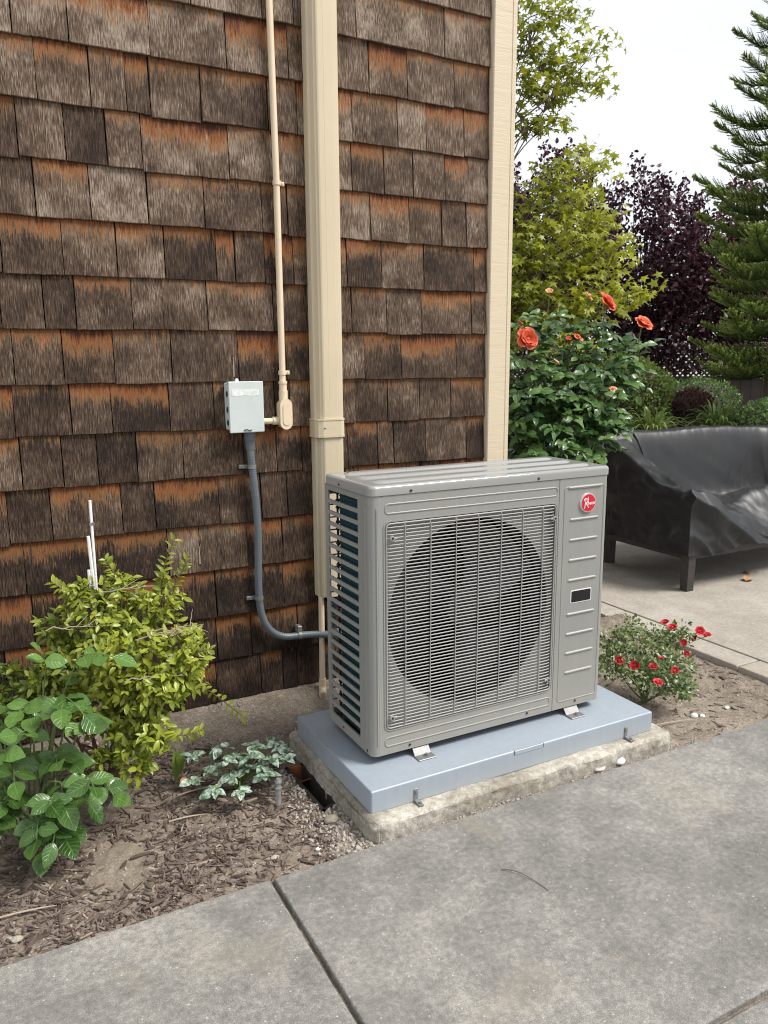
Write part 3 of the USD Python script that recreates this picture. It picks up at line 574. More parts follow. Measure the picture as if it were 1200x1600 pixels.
for x in (0.083, 0.985):
    part(pad, 'tie_strap', join([cb(x - 0.007, x + 0.007, PF - 0.003, PF - 0.0005, PBOT + 0.002, PBOT + 0.040, 0.0008), hull([(x + a, PF - 0.0035 - b, PBOT + 0.004 - c) for a in (-0.007, 0.009) for b, c in ((0, 0), (0.003, 0), (0.034, 0.004), (0.034, 0.007), (0, 0.004))]),
                              disc_y(x, PBOT + 0.03, PF - 0.006, PF - 0.002, 0.0045, 8), tube([(x + 0.002, PF - 0.026, PBOT - 0.001), (x + 0.002, PF - 0.026, PBOT + 0.007)], 0.005, 8)]), steel)

# ------------------------------------------------------------------ heat pump
YF, YB, ZB, ZS, W = 2.1391, 2.4841, 0.1524, 1.0197, 0.98
hp_ = thing('heat_pump', 'grey outdoor heat pump with round fan grille and red badge', 'heat pump')
# front sheet with the recess for the fan grille
rr = lambda x0, z0, x1, z1, r: sbox(x0 + r, z0 + r, x1 - r, z1 - r).buffer(r, quad_segs=6)
front = sbox(0.026, ZB, 0.7455, ZS).difference(rr(0.047, 0.236, 0.739, 0.937, 0.022))
fp = part(hp_, 'front_panel', ext_xz(front, YF, YF + 0.022), paint)
part(fp, 'recess_rim', ext_xz(rr(0.0445, 0.2335, 0.7405, 0.9395, 0.024).difference(rr(0.0485, 0.2375, 0.7375, 0.9355, 0.021)), YF - 0.0022, YF + 0.004), paint)

def bead(x0, z0, x1, z1, y, h=0.004, w=0.011):
    """raised pressed rib on the sheet, as a low half-round along the line"""
    n = 8; a = np.array([x0, z0]); b = np.array([x1, z1]); d = (b - a) / np.linalg.norm(b - a); nrm = np.array([-d[1], d[0]])
    vs = []
    L = np.linalg.norm(b - a)
    for t in np.r_[0, np.array([0.25, 0.6, 1.0]) * w / L, 1 - np.array([1.0, 0.6, 0.25]) * w / L, 1]:
        e = min(t, 1 - t) * L / w
        k = math.sqrt(max(0.0, 1 - (1 - min(e, 1)) ** 2)) if e < 1 else 1.0
        for s in np.linspace(-1, 1, n):
            c = a + (b - a) * t + nrm * s * w / 2 * max(k, 0.05)
            vs.append((c[0], y + 0.0006 - (h + 0.0006) * k * math.cos(s * math.pi / 2) ** 0.8, c[1]))
    f = []
    for i in range(7):
        for j in range(n - 1):
            p = i * n + j
            f += [(p, p + n, p + n + 1), (p, p + n + 1, p + 1)]
    return np.array(vs), np.array(f)

def ring_emboss(x0, z0, x1, z1, y, w=0.007, h=0.003):
    """pressed oblong outline"""
    r = min(0.012, (z1 - z0) / 2.01)
    o = rr(x0, z0, x1, z1, r)
    pts = np.array(o.exterior.coords)
    return tube(np.c_[pts[:, 0], np.full(len(pts), y + 0.0012), pts[:, 1]], w / 2, 8, caps=False)
part(fp, 'pressed_rib', ring_emboss(0.052, 0.962, 0.738, 0.992, YF), paint, smooth=True)
part(fp, 'pressed_rib', ring_emboss(0.048, 0.180, 0.733, 0.210, YF), paint, smooth=True)
# rounded front-left corner post with two beads
def post(cx, sgn):
    pts = [(cx, YF + 0.06)] + [(cx + sgn * (0.024 - 0.024 * math.cos(a)), YF + 0.024 - 0.024 * math.sin(a)) for a in np.linspace(0, math.pi / 2, 9)] + [(cx + sgn * 0.0255, YF), (cx + sgn * 0.0255, YF + 0.003), (cx + sgn * 0.024, YF + 0.003)] + [(cx + sgn * (0.024 - 0.021 * math.cos(a)), YF + 0.024 - 0.021 * math.sin(a)) for a in np.linspace(math.pi / 2, 0, 9)] + [(cx + sgn * 0.003, YF + 0.06)]
    return ext_xy(Polygon(pts), ZB, ZS)
part(hp_, 'corner_post', post(0.0, 1), paint, smooth=30)
def vbead(x, y, nx, ny, z0, z1, w=0.006, h=0.003):
    return tube([(x, y, z0), (x, y, z0 + 0.006), (x, y, z1 - 0.006), (x, y, z1)], [0.0005, w / 2, w / 2, 0.0005], 8)
part(hp_, 'corner_bead', vbead(0.0005, YF + 0.040, -1, 0, 0.19, 0.985), paint, smooth=True)
part(hp_, 'corner_bead', vbead(0.0215, YF + 0.0005, 0, -1, 0.185, 0.985), paint, smooth=True)
# left side: frame and louver bars over the coil
sy0, sy1, sz0, sz1 = YF + 0.0605, YB, ZB, ZS
oy0, oy1, oz0, oz1 = 2.228, 2.457, 0.187, 1.0005
fr = []
T = 0.003
def yz_ext(poly, x0, x1):
    e = trimesh.creation.extrude_polygon(poly, x1 - x0, engine='earcut'); v = np.array(e.vertices); return np.stack([v[:, 2] + x0, v[:, 0], v[:, 1]], 1), np.array(e.faces)
sg = part(hp_, 'side_panel', yz_ext(sbox(sy0, sz0, sy1, sz1).difference(rr(oy0, oz0, oy1, oz1, 0.006)), 0.0, 0.006), paint)
NB = 21
pitch = (oz1 - oz0) / NB
for k in range(1, NB):
    z = oz0 + pitch * k
    a = [(0.000, z - 0.0065), (0.004, z - 0.0085), (0.0065, z - 0.006), (0.0075, z + 0.003), (0.0045, z + 0.0075), (0.001, z + 0.006)]
    v = np.array([(x, y, zz) for y in (oy0 - 0.001, oy1 + 0.001) for x, zz in a]); part(sg, 'louver_bar', hull(v), paint)
coil = []
part(hp_, 'coil_fins', join([bx(0.030, 0.05, 2.222, 2.428, 0.175, 1.01)] + [bx(0.0265, 0.0300, 2.223, 2.427, z, z + 0.0035) for z in np.arange(0.18, 1.0, 0.0127)]), plain('coil_teal', (0.013, 0.052, 0.062), 0.45, var=0.2, scale=40))
part(hp_, 'coil_bracket', join([bx(0.020, 0.026, 2.4285, 2.434, 0.175, 1.01)] + [tube([(0.030, 2.440, z), (0.030, 2.452, z)], 0.006, 8) for z in np.arange(0.2, 1.0, 0.0254)]), fan_mat)
# fan bulkhead, orifice, blades
FC = (0.398, 0.588); FR = 0.326
bulk = sbox(0.030, 0.20, 0.742, 0.96).difference(Point(*FC).buffer(FR, quad_segs=24))
part(hp_, 'fan_bulkhead', ext_xz(bulk, YF + 0.0225, YF + 0.026), paint)
ringp = []
th = np.linspace(0, 2 * np.pi, 73)
prof = [(FR, YF + 0.0225), (FR - 0.006, YF + 0.030), (FR - 0.010, YF + 0.05), (FR - 0.010, YF + 0.12)]
rv = np.array([(FC[0] + r * np.cos(t), y, FC[1] + r * np.sin(t)) for r, y in prof for t in th[:-1]]); rf = []
for i in range(3):
    for j in range(72):
        a, b = i * 72 + j, i * 72 + (j + 1) % 72; rf += [(a, b, b + 72), (a, b + 72, a + 72)]
part(hp_, 'fan_orifice', (rv, np.array(rf)), fan_mat, smooth=True)
fan = part(hp_, 'fan_hub', tube([(FC[0], YF + 0.07, FC[1]), (FC[0], YF + 0.062, FC[1])][::-1] + [(FC[0], YF + 0.14, FC[1])], [0.05, 0.065, 0.07], 24), fan_mat, smooth=40)
for k in range(3):
    a0 = 0.5 + k * 2 * math.pi / 3
    rs = np.linspace(0.06, 0.305, 9); vv = []
    for r in rs:
        u = (r - 0.06) / 0.245; sweep = 0.55 * u
        for s in np.linspace(0, 1, 7):
            ang = a0 + sweep + (s - 0.5) * (0.95 + 0.35 * u); vv.append((FC[0] + r * math.cos(ang), YF + 0.10 + (s - 0.5) * 0.085 + 0.01 * math.sin(s * 3.14), FC[1] + r * math.sin(ang)))
    f = []
    for i in range(8):
        for j in range(6):
            p = i * 7 + j; f += [(p, p + 7, p + 8), (p, p + 8, p + 1)]
    part(fan, 'fan_blade', (np.array(vv), np.array(f)), fan_mat, smooth=True)
part(hp_, 'inner_shell', join([bx(0.06, 0.745, YF + 0.20, YF + 0.205, 0.17, 1.01), bx(0.743, 0.746, YF + 0.028, YF + 0.199, 0.17, 1.01), bx(0.055, 0.742, YF + 0.028, YF + 0.199, 0.176, 0.18), bx(0.055, 0.742, YF + 0.028, YF + 0.199, 1.0, 1.004), bx(0.052, 0.0545, YF + 0.05, YF + 0.32, 0.17, 1.01)]), black_in)
# wire grille
gx0, gx1, gz0, gz1 = 0.0545, 0.7315, 0.2435, 0.9295
gy = YF - 0.004
border = rr(gx0, gz0, gx1, gz1, 0.014); bpnt = np.array(border.exterior.coords)
gr = part(hp_, 'fan_grille', tube(np.c_[bpnt[:, 0], np.full(len(bpnt), gy + 0.002), bpnt[:, 1]], 0.0027, 8, caps=False), paint_wire, smooth=True)
ww = []
NW = 60
for k in range(1, NW):
    z = gz0 + (gz1 - gz0) * k / NW
    ww.append(tube([(gx0 + 0.001, gy + 0.006, z), (gx0 + 0.012, gy + 0.0005, z), (0.2, gy - 0.001, z), (0.4, gy - 0.0015, z), (0.6, gy - 0.001, z), (gx1 - 0.022, gy, z), (gx1 - 0.008, gy + 0.004, z - 0.0005), (gx1 - 0.001, gy + 0.012, z - 0.001)], 0.0021, 6))
part(gr, 'horizontal_wires', join(ww), paint_wire, smooth=True, kind='stuff')
for x in (0.120, 0.214, 0.312, 0.401, 0.494, 0.584, 0.672):
    part(gr, 'vertical_wire', tube([(x, gy + 0.003, gz0), (x, gy - 0.0042, gz0 + 0.012), (x, gy - 0.0052, 0.6), (x, gy - 0.0042, gz1 - 0.012), (x, gy + 0.003, gz1)], 0.0019, 6), paint_wire, smooth=True)
for (x, z, s) in ((0.071, 0.885, 1), (0.721, 0.885, -1), (0.068, 0.283, 1), (0.716, 0.285, -1)):
    cl = part(gr, 'clip', join([ext_xz(Point(x, z).buffer(0.0085, quad_segs=5), gy - 0.0105, gy - 0.0045), cb(min(x, x + s * 0.018), max(x, x + s * 0.018), gy - 0.009, gy - 0.005, z - 0.0035, z + 0.0035, 0.001)]), paint_wire)
    part(gr, 'clip_screw', disc_y(x, z, gy - 0.0125, gy - 0.0104, 0.0042, 8), screw_dark)
# service panel on the right
sp_face = ext_xz(sbox(0.748, ZB, 0.9545, ZS), YF, YF + 0.022)
sp = part(hp_, 'service_panel', join([sp_face]), paint)
part(hp_, 'corner_post', post(0.98, -1), paint, smooth=30)
part(sp, 'pressed_rib', ring_emboss(0.771, 0.180, 0.955, 0.988, YF, 0.006), paint, smooth=True)
part(sp, 'pressed_rib', bead(0.785, 0.9855, 0.945, 0.9855, YF - 0.001, 0.0045, 0.012), paint, smooth=True)
for zc in (0.869, 0.794, 0.719, 0.644, 0.515, 0.439, 0.365, 0.290):
    part(sp, 'pressed_rib', bead(0.797, zc, 0.935, zc, YF, 0.0045, 0.0125), paint, smooth=True)
part(sp, 'window_outline', ext_xz(rr(0.815, 0.556, 0.913, 0.605, 0.006), YF - 0.0012, YF + 0.001), white_trim)
part(sp, 'display_window', ext_xz(rr(0.8185, 0.5595, 0.9095, 0.6015, 0.004), YF - 0.0022, YF - 0.0005), window_black)
# badge: round, red, rim, lettering
BC = (0.876, 0.926)
bd = part(hp_, 'badge', join([disc_y(*BC, YF - 0.007, YF + 0.0005, 0.0345, 40, 0.0355)]), chrome, smooth=30)
part(bd, 'badge_face', disc_y(BC[0], BC[1], YF - 0.0085, YF - 0.0065, 0.0315, 40), red_badge, smooth=30)
def lettering(txt, h, x, z, bold=False, squeeze=1.0):
    t = meshkit.text_mesh(txt, h, 0.0012, bold); v = np.array(t.vertices); return np.stack([x + v[:, 0] * squeeze, YF - 0.0082 - v[:, 2], z + v[:, 1]], 1), np.array(t.faces)
def stroke(pts, r=0.0014):
    p = spline([(BC[0] + a, YF - 0.0092, BC[1] + b) for a, b in pts], 20); return tube(p, r, 6)
part(bd, 'lettering', join([stroke([(-0.019, -0.020), (-0.0165, 0.0), (-0.013, 0.017)]), stroke([(-0.022, 0.008), (-0.015, 0.016), (-0.0065, 0.013), (-0.0075, 0.004), (-0.015, -0.001)]), stroke([(-0.015, -0.001), (-0.007, -0.010), (0.0005, -0.018)]),
                           stroke([(-0.003, 0.022), (-0.004, 0.005), (-0.0045, -0.008)]), lettering('heem', 0.0115, BC[0] - 0.0035, BC[1] - 0.0065, False, 0.80)]), white_ink)
# lid
zz_ = [(0.0, ZS + 0.0015), (0.0, ZS + 0.022), (0.0015, ZS + 0.0275), (0.006, ZS + 0.032), (0.012, ZS + 0.0335)]
lidv, lidf = [], []
base_r = 0.024
def lid_ring(o):
    r = max(base_r - o, 0.004); x0, x1, y0, y1 = -0.003 + o, W + 0.003 - o, YF - 0.003 + o, YB + 0.003 - o; out = []
    for (cx, cy, a0) in ((x1 - r, y0 + r, -math.pi / 2), (x1 - r, y1 - r, 0), (x0 + r, y1 - r, math.pi / 2), (x0 + r, y0 + r, math.pi)):
        out += [(cx + r * math.cos(a0 + t), cy + r * math.sin(a0 + t)) for t in np.linspace(0, math.pi / 2, 8)]
    return out
for o, z in zz_: lidv += [(x, y, z) for x, y in lid_ring(o)]
NR = 32
for i in range(len(zz_) - 1):
    for j in range(NR):
        a, b = i * NR + j, i * NR + (j + 1) % NR; lidf += [(a, b, b + NR), (a, b + NR, a + NR)]
ctr = len(lidv); lidv.append((W / 2, (YF + YB) / 2, ZS + 0.0335)); last = (len(zz_) - 1) * NR
lidf += [(last + j, last + (j + 1) % NR, ctr) for j in range(NR)]
ctr2 = len(lidv); lidv.append((W / 2, (YF + YB) / 2, ZS + 0.0015)); lidf += [((j + 1) % NR, j, ctr2) for j in range(NR)]
ld = part(hp_, 'lid', (np.array(lidv), np.array(lidf)), paint_top, smooth=35)
for (y0, y1) in ((YF + 0.040, YF + 0.110), (YF + 0.145, YF + 0.215), (YF + 0.250, YF + 0.315)):
    x0, x1, z0, z1, s = 0.045, 0.935, ZS + 0.0336, ZS + 0.0395, 0.015
    def ringz(x0, x1, y0, y1, z, r):
        return [(cx + r * math.cos(a0 + t), cy + r * math.sin(a0 + t), z) for (cx, cy, a0) in ((x1 - r, y0 + r, -math.pi / 2), (x1 - r, y1 - r, 0), (x0 + r, y1 - r, math.pi / 2), (x0 + r, y0 + r, math.pi)) for t in np.linspace(0, math.pi / 2, 6)]
    v = ringz(x0, x1, y0, y1, z0 - 0.001, 0.03) + ringz(x0 + 0.003, x1 - 0.003, y0 + 0.005, y1 - 0.005, z0 + 0.0022, 0.027) + ringz(x0 + s, x1 - s, y0 + s, y1 - s, z1, 0.022) + ringz(x0 + s + 0.006, x1 - s - 0.006, y0 + s + 0.006, y1 - s - 0.006, z1 + 0.0003, 0.017) + [((x0 + x1) / 2, (y0 + y1) / 2, z1)]
    f = [t for i in range(3) for j in range(24) for a, b in [(i * 24 + j, i * 24 + (j + 1) % 24)] for t in ((a, b, b + 24), (a, b + 24, a + 24))] + [(72 + j, 72 + (j + 1) % 24, 96) for j in range(24)]
    part(ld, 'pressed_ridge', (np.array(v), np.array(f)), paint_top, smooth=True)
for (x, z) in ((0.143, ZS + 0.010), (0.650, ZS + 0.010)):
    part(ld, 'screw', disc_y(x, z, YF - 0.0048, YF - 0.002, 0.0048, 8), screw_dark)
part(ld, 'screw', tube([(-0.0048, 2.36, ZS + 0.011), (-0.002, 2.36, ZS + 0.011)], 0.0045, 8), screw_dark)
for (x, z) in ((0.140, 0.167), (0.630, 0.170)):
    part(fp, 'screw', disc_y(x, z, YF - 0.002, YF + 0.001, 0.0046, 8), screw_dark)
part(sp, 'screw', disc_y(0.856, 0.170, YF - 0.002, YF + 0.001, 0.0046, 8), screw_dark)
part(hp_, 'screw', tube([(-0.002, 2.36, 0.168), (0.001, 2.36, 0.168)], 0.0045, 8), screw_dark)
part(hp_, 'screw', tube([(-0.002, 2.176, 0.164), (0.001, 2.176, 0.164)], 0.0045, 8), screw_dark)
part(hp_, 'right_panel', bx(0.974, W, YF + 0.0605, YB, ZB, ZS), paint)
part(hp_, 'back_frame', join([bx(0.0065, 0.97, YB - 0.004, YB - 0.001, 0.98, ZS), bx(0.0065, 0.97, YB - 0.004, YB - 0.001, ZB, 0.19), bx(0.60, 0.97, YB - 0.004, YB - 0.001, 0.1905, 0.9795)]), paint)
part(hp_, 'rear_guard', join([bx(0.01, 0.599, YB - 0.003, YB - 0.0005, z, z + 0.005) for z in np.arange(0.22, 0.97, 0.045)]), paint)
part(hp_, 'base_pan', bx(0.012, 0.968, YF + 0.012, YB - 0.006, ZB - 0.004, ZB + 0.015), fan_mat)
part(hp_, 'valve_cover', cb(0.9805, 1.012, YF + 0.16, YF + 0.235, 0.50, 0.70, 0.006), fan_mat)
part(hp_, 'pull_handle', cb(0.9805, 0.994, YF + 0.07, YF + 0.10, 0.60, 0.70, 0.004), paint)
for x in (0.184, 0.838):
    for (ya, yb_) in ((YF - 0.052, YF + 0.05), (YB - 0.05, YB + 0.05)):
        ym = YF + 0.004 if ya < YF else YB - 0.004
        sg_ = -1 if ya < YF else 1
        flat = cb(x - 0.034, x + 0.034, min(ym + sg_ * 0.050, ym + sg_ * 0.006), max(ym + sg_ * 0.050, ym + sg_ * 0.006), PT + 0.0005, PT + 0.0045, 0.0015)
        up = hull([(x + a, ym + sg_ * b, z) for a in (-0.031, 0.031) for b, z in ((0.018, PT + 0.003), (0.014, PT + 0.003), (-0.006, ZB + 0.002), (-0.012, ZB + 0.002))])
        fo = part(hp_, 'foot', join([flat, up]), steel)
        part(fo, 'bolt', join([tube([(x + 0.006, ym + sg_ * 0.030, PT + 0.0045), (x + 0.006, ym + sg_ * 0.030, PT + 0.006)], 0.012, 16), tube([(x + 0.006, ym + sg_ * 0.030, PT + 0.006), (x + 0.006, ym + sg_ * 0.030, PT + 0.012)], 0.0065, 6)]), steel)

#@@GARDEN
# ------------------------------------------------------------------ plants: leaf helpers
def leaf_shape(L, Wd, fold=0.25, curl=0.25, nl=4, widest=0.45, wav=0.0, r=None):
    s = np.linspace(0, 1, nl + 1); p = math.log(0.5) / math.log(widest)
    w = Wd / 2 * np.sin(np.pi * s ** p) ** 0.85
    v = [(0, 0, 0)]
    for i in range(1, nl):
        z = -curl * L * s[i] ** 2; wz = 0 if r is None else r.normal(0, wav * Wd)
        v += [(s[i] * L, w[i], z + fold * w[i] + wz), (s[i] * L, 0, z), (s[i] * L, -w[i], z + fold * w[i] - wz)]
    v.append((L, 0, -curl * L))
    f = [(0, 2, 1), (0, 3, 2)]
    for i in range(nl - 2):
        a = 1 + 3 * i; f += [(a, a + 1, a + 4), (a, a + 4, a + 3), (a + 1, a + 2, a + 5), (a + 1, a + 5, a + 4)]
    a = 1 + 3 * (nl - 2); t = len(v) - 1; f += [(a, a + 1, t), (a + 1, a + 2, t)]
    return np.array(v, float), np.array(f)

def leaf_uv(nl):
    u = [(0, 0)]
    for i in range(1, nl): u += [(i / nl, 1), (i / nl, 0), (i / nl, -1)]
    return np.array(u + [(1, 0)], float)

def leaf_cloud(O, D, N, L, asp, tone, nl=3, fold=0.25, curl=0.2, shape=None):
    """many leaves at once: origins, directions, normals, lengths, tones -> one mesh and its tones"""
    v0, f0 = shape if shape is not None else leaf_shape(1.0, asp, fold, curl, nl, 0.47)
    D = unit(D); Y = np.cross(N, D); Y /= np.maximum(np.linalg.norm(Y, axis=1, keepdims=True), 1e-6); N2 = np.cross(D, Y); L = np.asarray(L)[:, None, None]
    V = O[:, None] + L * (v0[None, :, :1] * D[:, None] + v0[None, :, 1:2] * Y[:, None] + v0[None, :, 2:3] * N2[:, None])
    k = len(v0); F = (f0[None] + (np.arange(len(O)) * k)[:, None, None]).reshape(-1, 3)
    return V.reshape(-1, 3), F, np.repeat(np.clip(tone, 0, 1), k)

def cloud_parts(parent, name, V, F, T, k, nf, mat, limit=300, stuff_name='foliage'):
    n = len(V) // k; C_ = V.reshape(n, k, 3); d = np.linalg.norm(C_.mean(1) - EYE, axis=1); order = np.argsort(d); f0 = F[:nf]
    for i in order[:limit]: part(parent, name, (C_[i], f0), mat, smooth=True, tone=float(T[i * k]))
    far = np.sort(order[limit:])
    if len(far):
        part(parent, stuff_name, (C_[far].reshape(-1, 3), (f0[None] + (np.arange(len(far)) * k)[:, None, None]).reshape(-1, 3)), mat, smooth=True, tone=T.reshape(n, k)[far].ravel(), kind='stuff')

def orient(v, o, d, n):
    d = unit(d); y = np.cross(n, d); L = np.linalg.norm(y)
    if L < 1e-4: y = np.cross([0.31, 0.7, 0.64], d); L = np.linalg.norm(y)
    y = y / L; n2 = np.cross(d, y)
    return np.asarray(o) + v[:, :1] * d + v[:, 1:2] * y + v[:, 2:3] * n2

def leaf_parts(parent, name, leaves, mat, limit=300, stuff_name='foliage'):
    """leaves: (vertices, faces, tone). The nearest become parts, the others one mass."""
    d = [np.linalg.norm(l[0].mean(0) - EYE) for l in leaves]
    order = np.argsort(d); near = order[:limit]; far = order[limit:]
    for i in near:
        part(parent, name, leaves[i][:2], mat, smooth=True, tone=leaves[i][2], uv=leaf_uv((len(leaves[i][0]) - 2) // 3 + 1))
    if len(far):
        part(parent, stuff_name, join([leaves[i][:2] for i in far]), mat, smooth=True, tone=np.concatenate([np.full(len(leaves[i][0]), leaves[i][2]) for i in far]), uv=np.vstack([leaf_uv((len(leaves[i][0]) - 2) // 3 + 1) for i in far]), kind='stuff')

def mass(parent, name, leaves, mat, kind='stuff'):
    return part(parent, name, join([l[:2] for l in leaves]), mat, smooth=True, tone=np.concatenate([np.full(len(l[0]), l[2]) for l in leaves]), kind=kind)

def arc(a, b, sag=0.0, bend=None, n=8, r=None, jit=0.0):
    a, b = np.asarray(a, float), np.asarray(b, float); t = np.linspace(0, 1, n)[:, None]
    p = a + (b - a) * t; p[:, 2] += (sag * 4 * t * (1 - t))[:, 0]
    if bend is not None: p += np.asarray(bend) * (4 * t * (1 - t))
    if r is not None: p[1:-1] += r.normal(0, jit, (n - 2, 3))
    return p

# ------------------------------------------------------------------ yellow-green shrub
r = np.random.default_rng(21)
SHRUB = [(-0.748, 2.699, 0.615, 0.1), (-0.618, 2.625, 0.593, 0.1), (-0.854, 2.795, 0.536, 0.07), (-0.524, 2.501, 0.515, 0.08), (-0.707, 2.503, 0.504, 0.12), (-0.821, 2.701, 0.447, 0.09), (-0.613, 2.410, 0.412, 0.08), (-0.704, 2.490, 0.291, 0.08), (-0.941, 2.798, 0.333, 0.07), (-1.021, 2.905, 0.368, 0.05), (-0.704, 2.358, 0.209, 0.05), (-0.504, 2.376, 0.520, 0.045), (-0.785, 2.455, 0.194, 0.05), (-1.007, 2.814, 0.248, 0.06), (-0.553, 2.569, 0.654, 0.06), (-0.666, 2.671, 0.688, 0.05), (-0.791, 2.733, 0.668, 0.05), (-0.644, 2.344, 0.296, 0.05), (-0.564, 2.393, 0.451, 0.06), (-0.789, 2.549, 0.352, 0.1)]
SHRUB += [(-0.90, 2.72, 0.42, 0.08), (-0.52, 2.45, 0.43, 0.07), (-0.66, 2.46, 0.40, 0.08), (-1.06, 2.86, 0.30, 0.06), (-0.70, 2.42, 0.26, 0.06)]
SPRIGS = [(-0.704, 2.712, 0.783), (-0.507, 2.565, 0.856), (-0.476, 2.535, 0.793), (-0.544, 2.560, 0.742), (-0.863, 2.779, 0.706), (-1.011, 2.851, 0.408), (-0.319, 2.509, 0.22), (-0.485, 2.422, 0.246), (-0.461, 2.358, 0.540), (-0.518, 2.373, 0.471)]
sb = thing('shrub', 'bushy shrub with small yellow-green leaves against the shingle wall', 'shrub', (-0.76, 2.70, 0))
base = np.array([-0.76, 2.70, -0.02]); lv = []
def shrub_leaf(o, d, tone, L=None):
    L = L or r.uniform(0.022, 0.038); v, f = leaf_shape(L, L * r.uniform(0.38, 0.5), 0.35, r.uniform(0.05, 0.4), 4, 0.45)
    n = unit(np.array([0, -0.5, 0.9]) + r.normal(0, 0.35, 3)); lv.append((orient(v, o, d, n), f, tone))
ctr_all = np.array([-0.70, 2.60, 0.42])
for bi, (x, y, z, rad) in enumerate(SHRUB):
    c = np.array([x, y, z])
    part(sb, 'stem', tube(arc(base + r.normal(0, 0.03, 3) * [1, 1, 0], c, 0.0, r.normal(0, 0.03, 3), 7, r, 0.006), np.linspace(0.006, 0.0022, 7), 6), stem_brown)
    k = int(1900 * (rad / 0.1) ** 2 / 12)
    for _ in range(k):
        u = unit(r.normal(0, 1, 3)); o = c + u * rad * r.uniform(0.35, 1.1)
        d0 = unit(u + [0, -0.2, 0.35] + r.normal(0, 0.3, 3))
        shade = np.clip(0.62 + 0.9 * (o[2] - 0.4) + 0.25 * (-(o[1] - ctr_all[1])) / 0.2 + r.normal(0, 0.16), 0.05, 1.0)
        for q in range(r.integers(2, 4)):                        # small tufts at the shoot tips
            a = q * 2.2 + r.uniform(0, 6.3); sd = unit(np.cross(d0, [0.3, 0.5, 0.8])); sd2 = np.cross(d0, sd)
            shrub_leaf(o + r.normal(0, 0.005, 3), d0 * 0.6 + sd * math.cos(a) + sd2 * math.sin(a), float(np.clip(shade + r.normal(0, 0.08), 0, 1)))
for s in SPRIGS:
    tip = np.array(s); near = min(SHRUB, key=lambda q: np.linalg.norm(np.array(q[:3]) - tip)); a = np.array(near[:3])
    p = arc(a, tip, 0.0, r.normal(0, 0.012, 3), 12); part(sb, 'stem', tube(p, np.linspace(0.0026, 0.001, 12), 5), stem_brown)
    for i in range(2, 12):
        for sgn in (-1, 1):
            d = unit(p[i] - p[i - 1]); side = unit(np.cross(d, [0, -1, 0.3]))
            shrub_leaf(p[i], d * 0.8 + side * sgn + r.normal(0, 0.2, 3), float(np.clip(0.75 + r.normal(0, 0.12), 0, 1)), r.uniform(0.022, 0.034))
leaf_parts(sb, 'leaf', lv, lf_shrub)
for (x, y, z) in [(-0.471, 2.380, 0.619), (-0.506, 2.393, 0.590), (-0.580, 2.573, 0.712), (-0.556, 2.338, 0.480), (-0.753, 2.530, 0.621)]:
    tip = np.array([x, y, z]); st = tip + [-0.16, 0.08, -0.02]
    tw = [tube(arc(st, tip, 0.0, r.normal(0, 0.008, 3), 8, r, 0.003), np.linspace(0.0022, 0.0008, 8), 5)]
    for k in range(5):
        t = r.uniform(0.3, 0.95); q = st + (tip - st) * t; tw.append(tube([q, q + r.normal(0, 0.018, 3) + [0.03, -0.005, 0.012]], [0.0013, 0.0005], 4))
    part(sb, 'dry_twig', join(tw), twig_pale)

# white stakes standing in the shrub
for (a, b, rad, lab) in (((-0.735, 2.755, 0.0), (-0.728, 2.80, 0.975), 0.0048, 'tallest thin white stake standing in the yellow-green shrub'), ((-0.722, 2.74, 0.0), (-0.744, 2.785, 0.855), 0.0055, 'middle white stake leaning beside the tallest stake in the shrub'), ((-0.752, 2.745, 0.0), (-0.752, 2.775, 0.74), 0.005, 'shortest white stake left of the other two in the shrub')):
    s_ = thing('plant_stake', lab, 'stake', a)
    part(s_, 'pole', tube([a, np.array(a) * 0.5 + np.array(b) * 0.5, b], rad, 8), white_pole, smooth=40)
    if b[2] > 0.9:
        part(s_, 'tie', join([tube([(-0.7305, 2.797, 0.888), (-0.7300, 2.797, 0.897)], 0.0068, 8), tube([(-0.735, 2.792, 0.893), (-0.724, 2.79, 0.901), (-0.72, 2.79, 0.893)], 0.0016, 5)]), galv_dull)

# ------------------------------------------------------------------ broad-leaved rose shrub at lower left
r = np.random.default_rng(33)
BIG = [(-0.801, 2.367, 0.549), (-0.860, 2.319, 0.449), (-0.945, 2.468, 0.397), (-1.021, 2.492, 0.322), (-1.009, 2.357, 0.258), (-0.895, 2.357, 0.269), (-1.059, 2.364, 0.167), (-0.927, 2.189, 0.212), (-0.830, 2.202, 0.247), (-0.826, 2.285, 0.376), (-1.070, 2.607, 0.197), (-0.965, 2.195, 0.152), (-0.791, 2.178, 0.228), (-0.951, 2.346, 0.349), (-0.896, 2.233, 0.229), (-1.053, 2.274, 0.301), (-0.893, 2.461, 0.492), (-0.93, 2.28, 0.12), (-1.04, 2.27, 0.19)]
BIG = [(a - 0.035, b + 0.05, c + 0.02) for a, b, c in BIG]
bg = thing('broadleaf_shrub', 'shrub with large rounded dark green leaves at the lower left of the bed', 'shrub', (-0.98, 2.5, 0))
lv = []; bb = np.array([-0.98, 2.48, -0.02])
toC = unit(EYE - np.array([-0.9, 2.3, 0.3]))
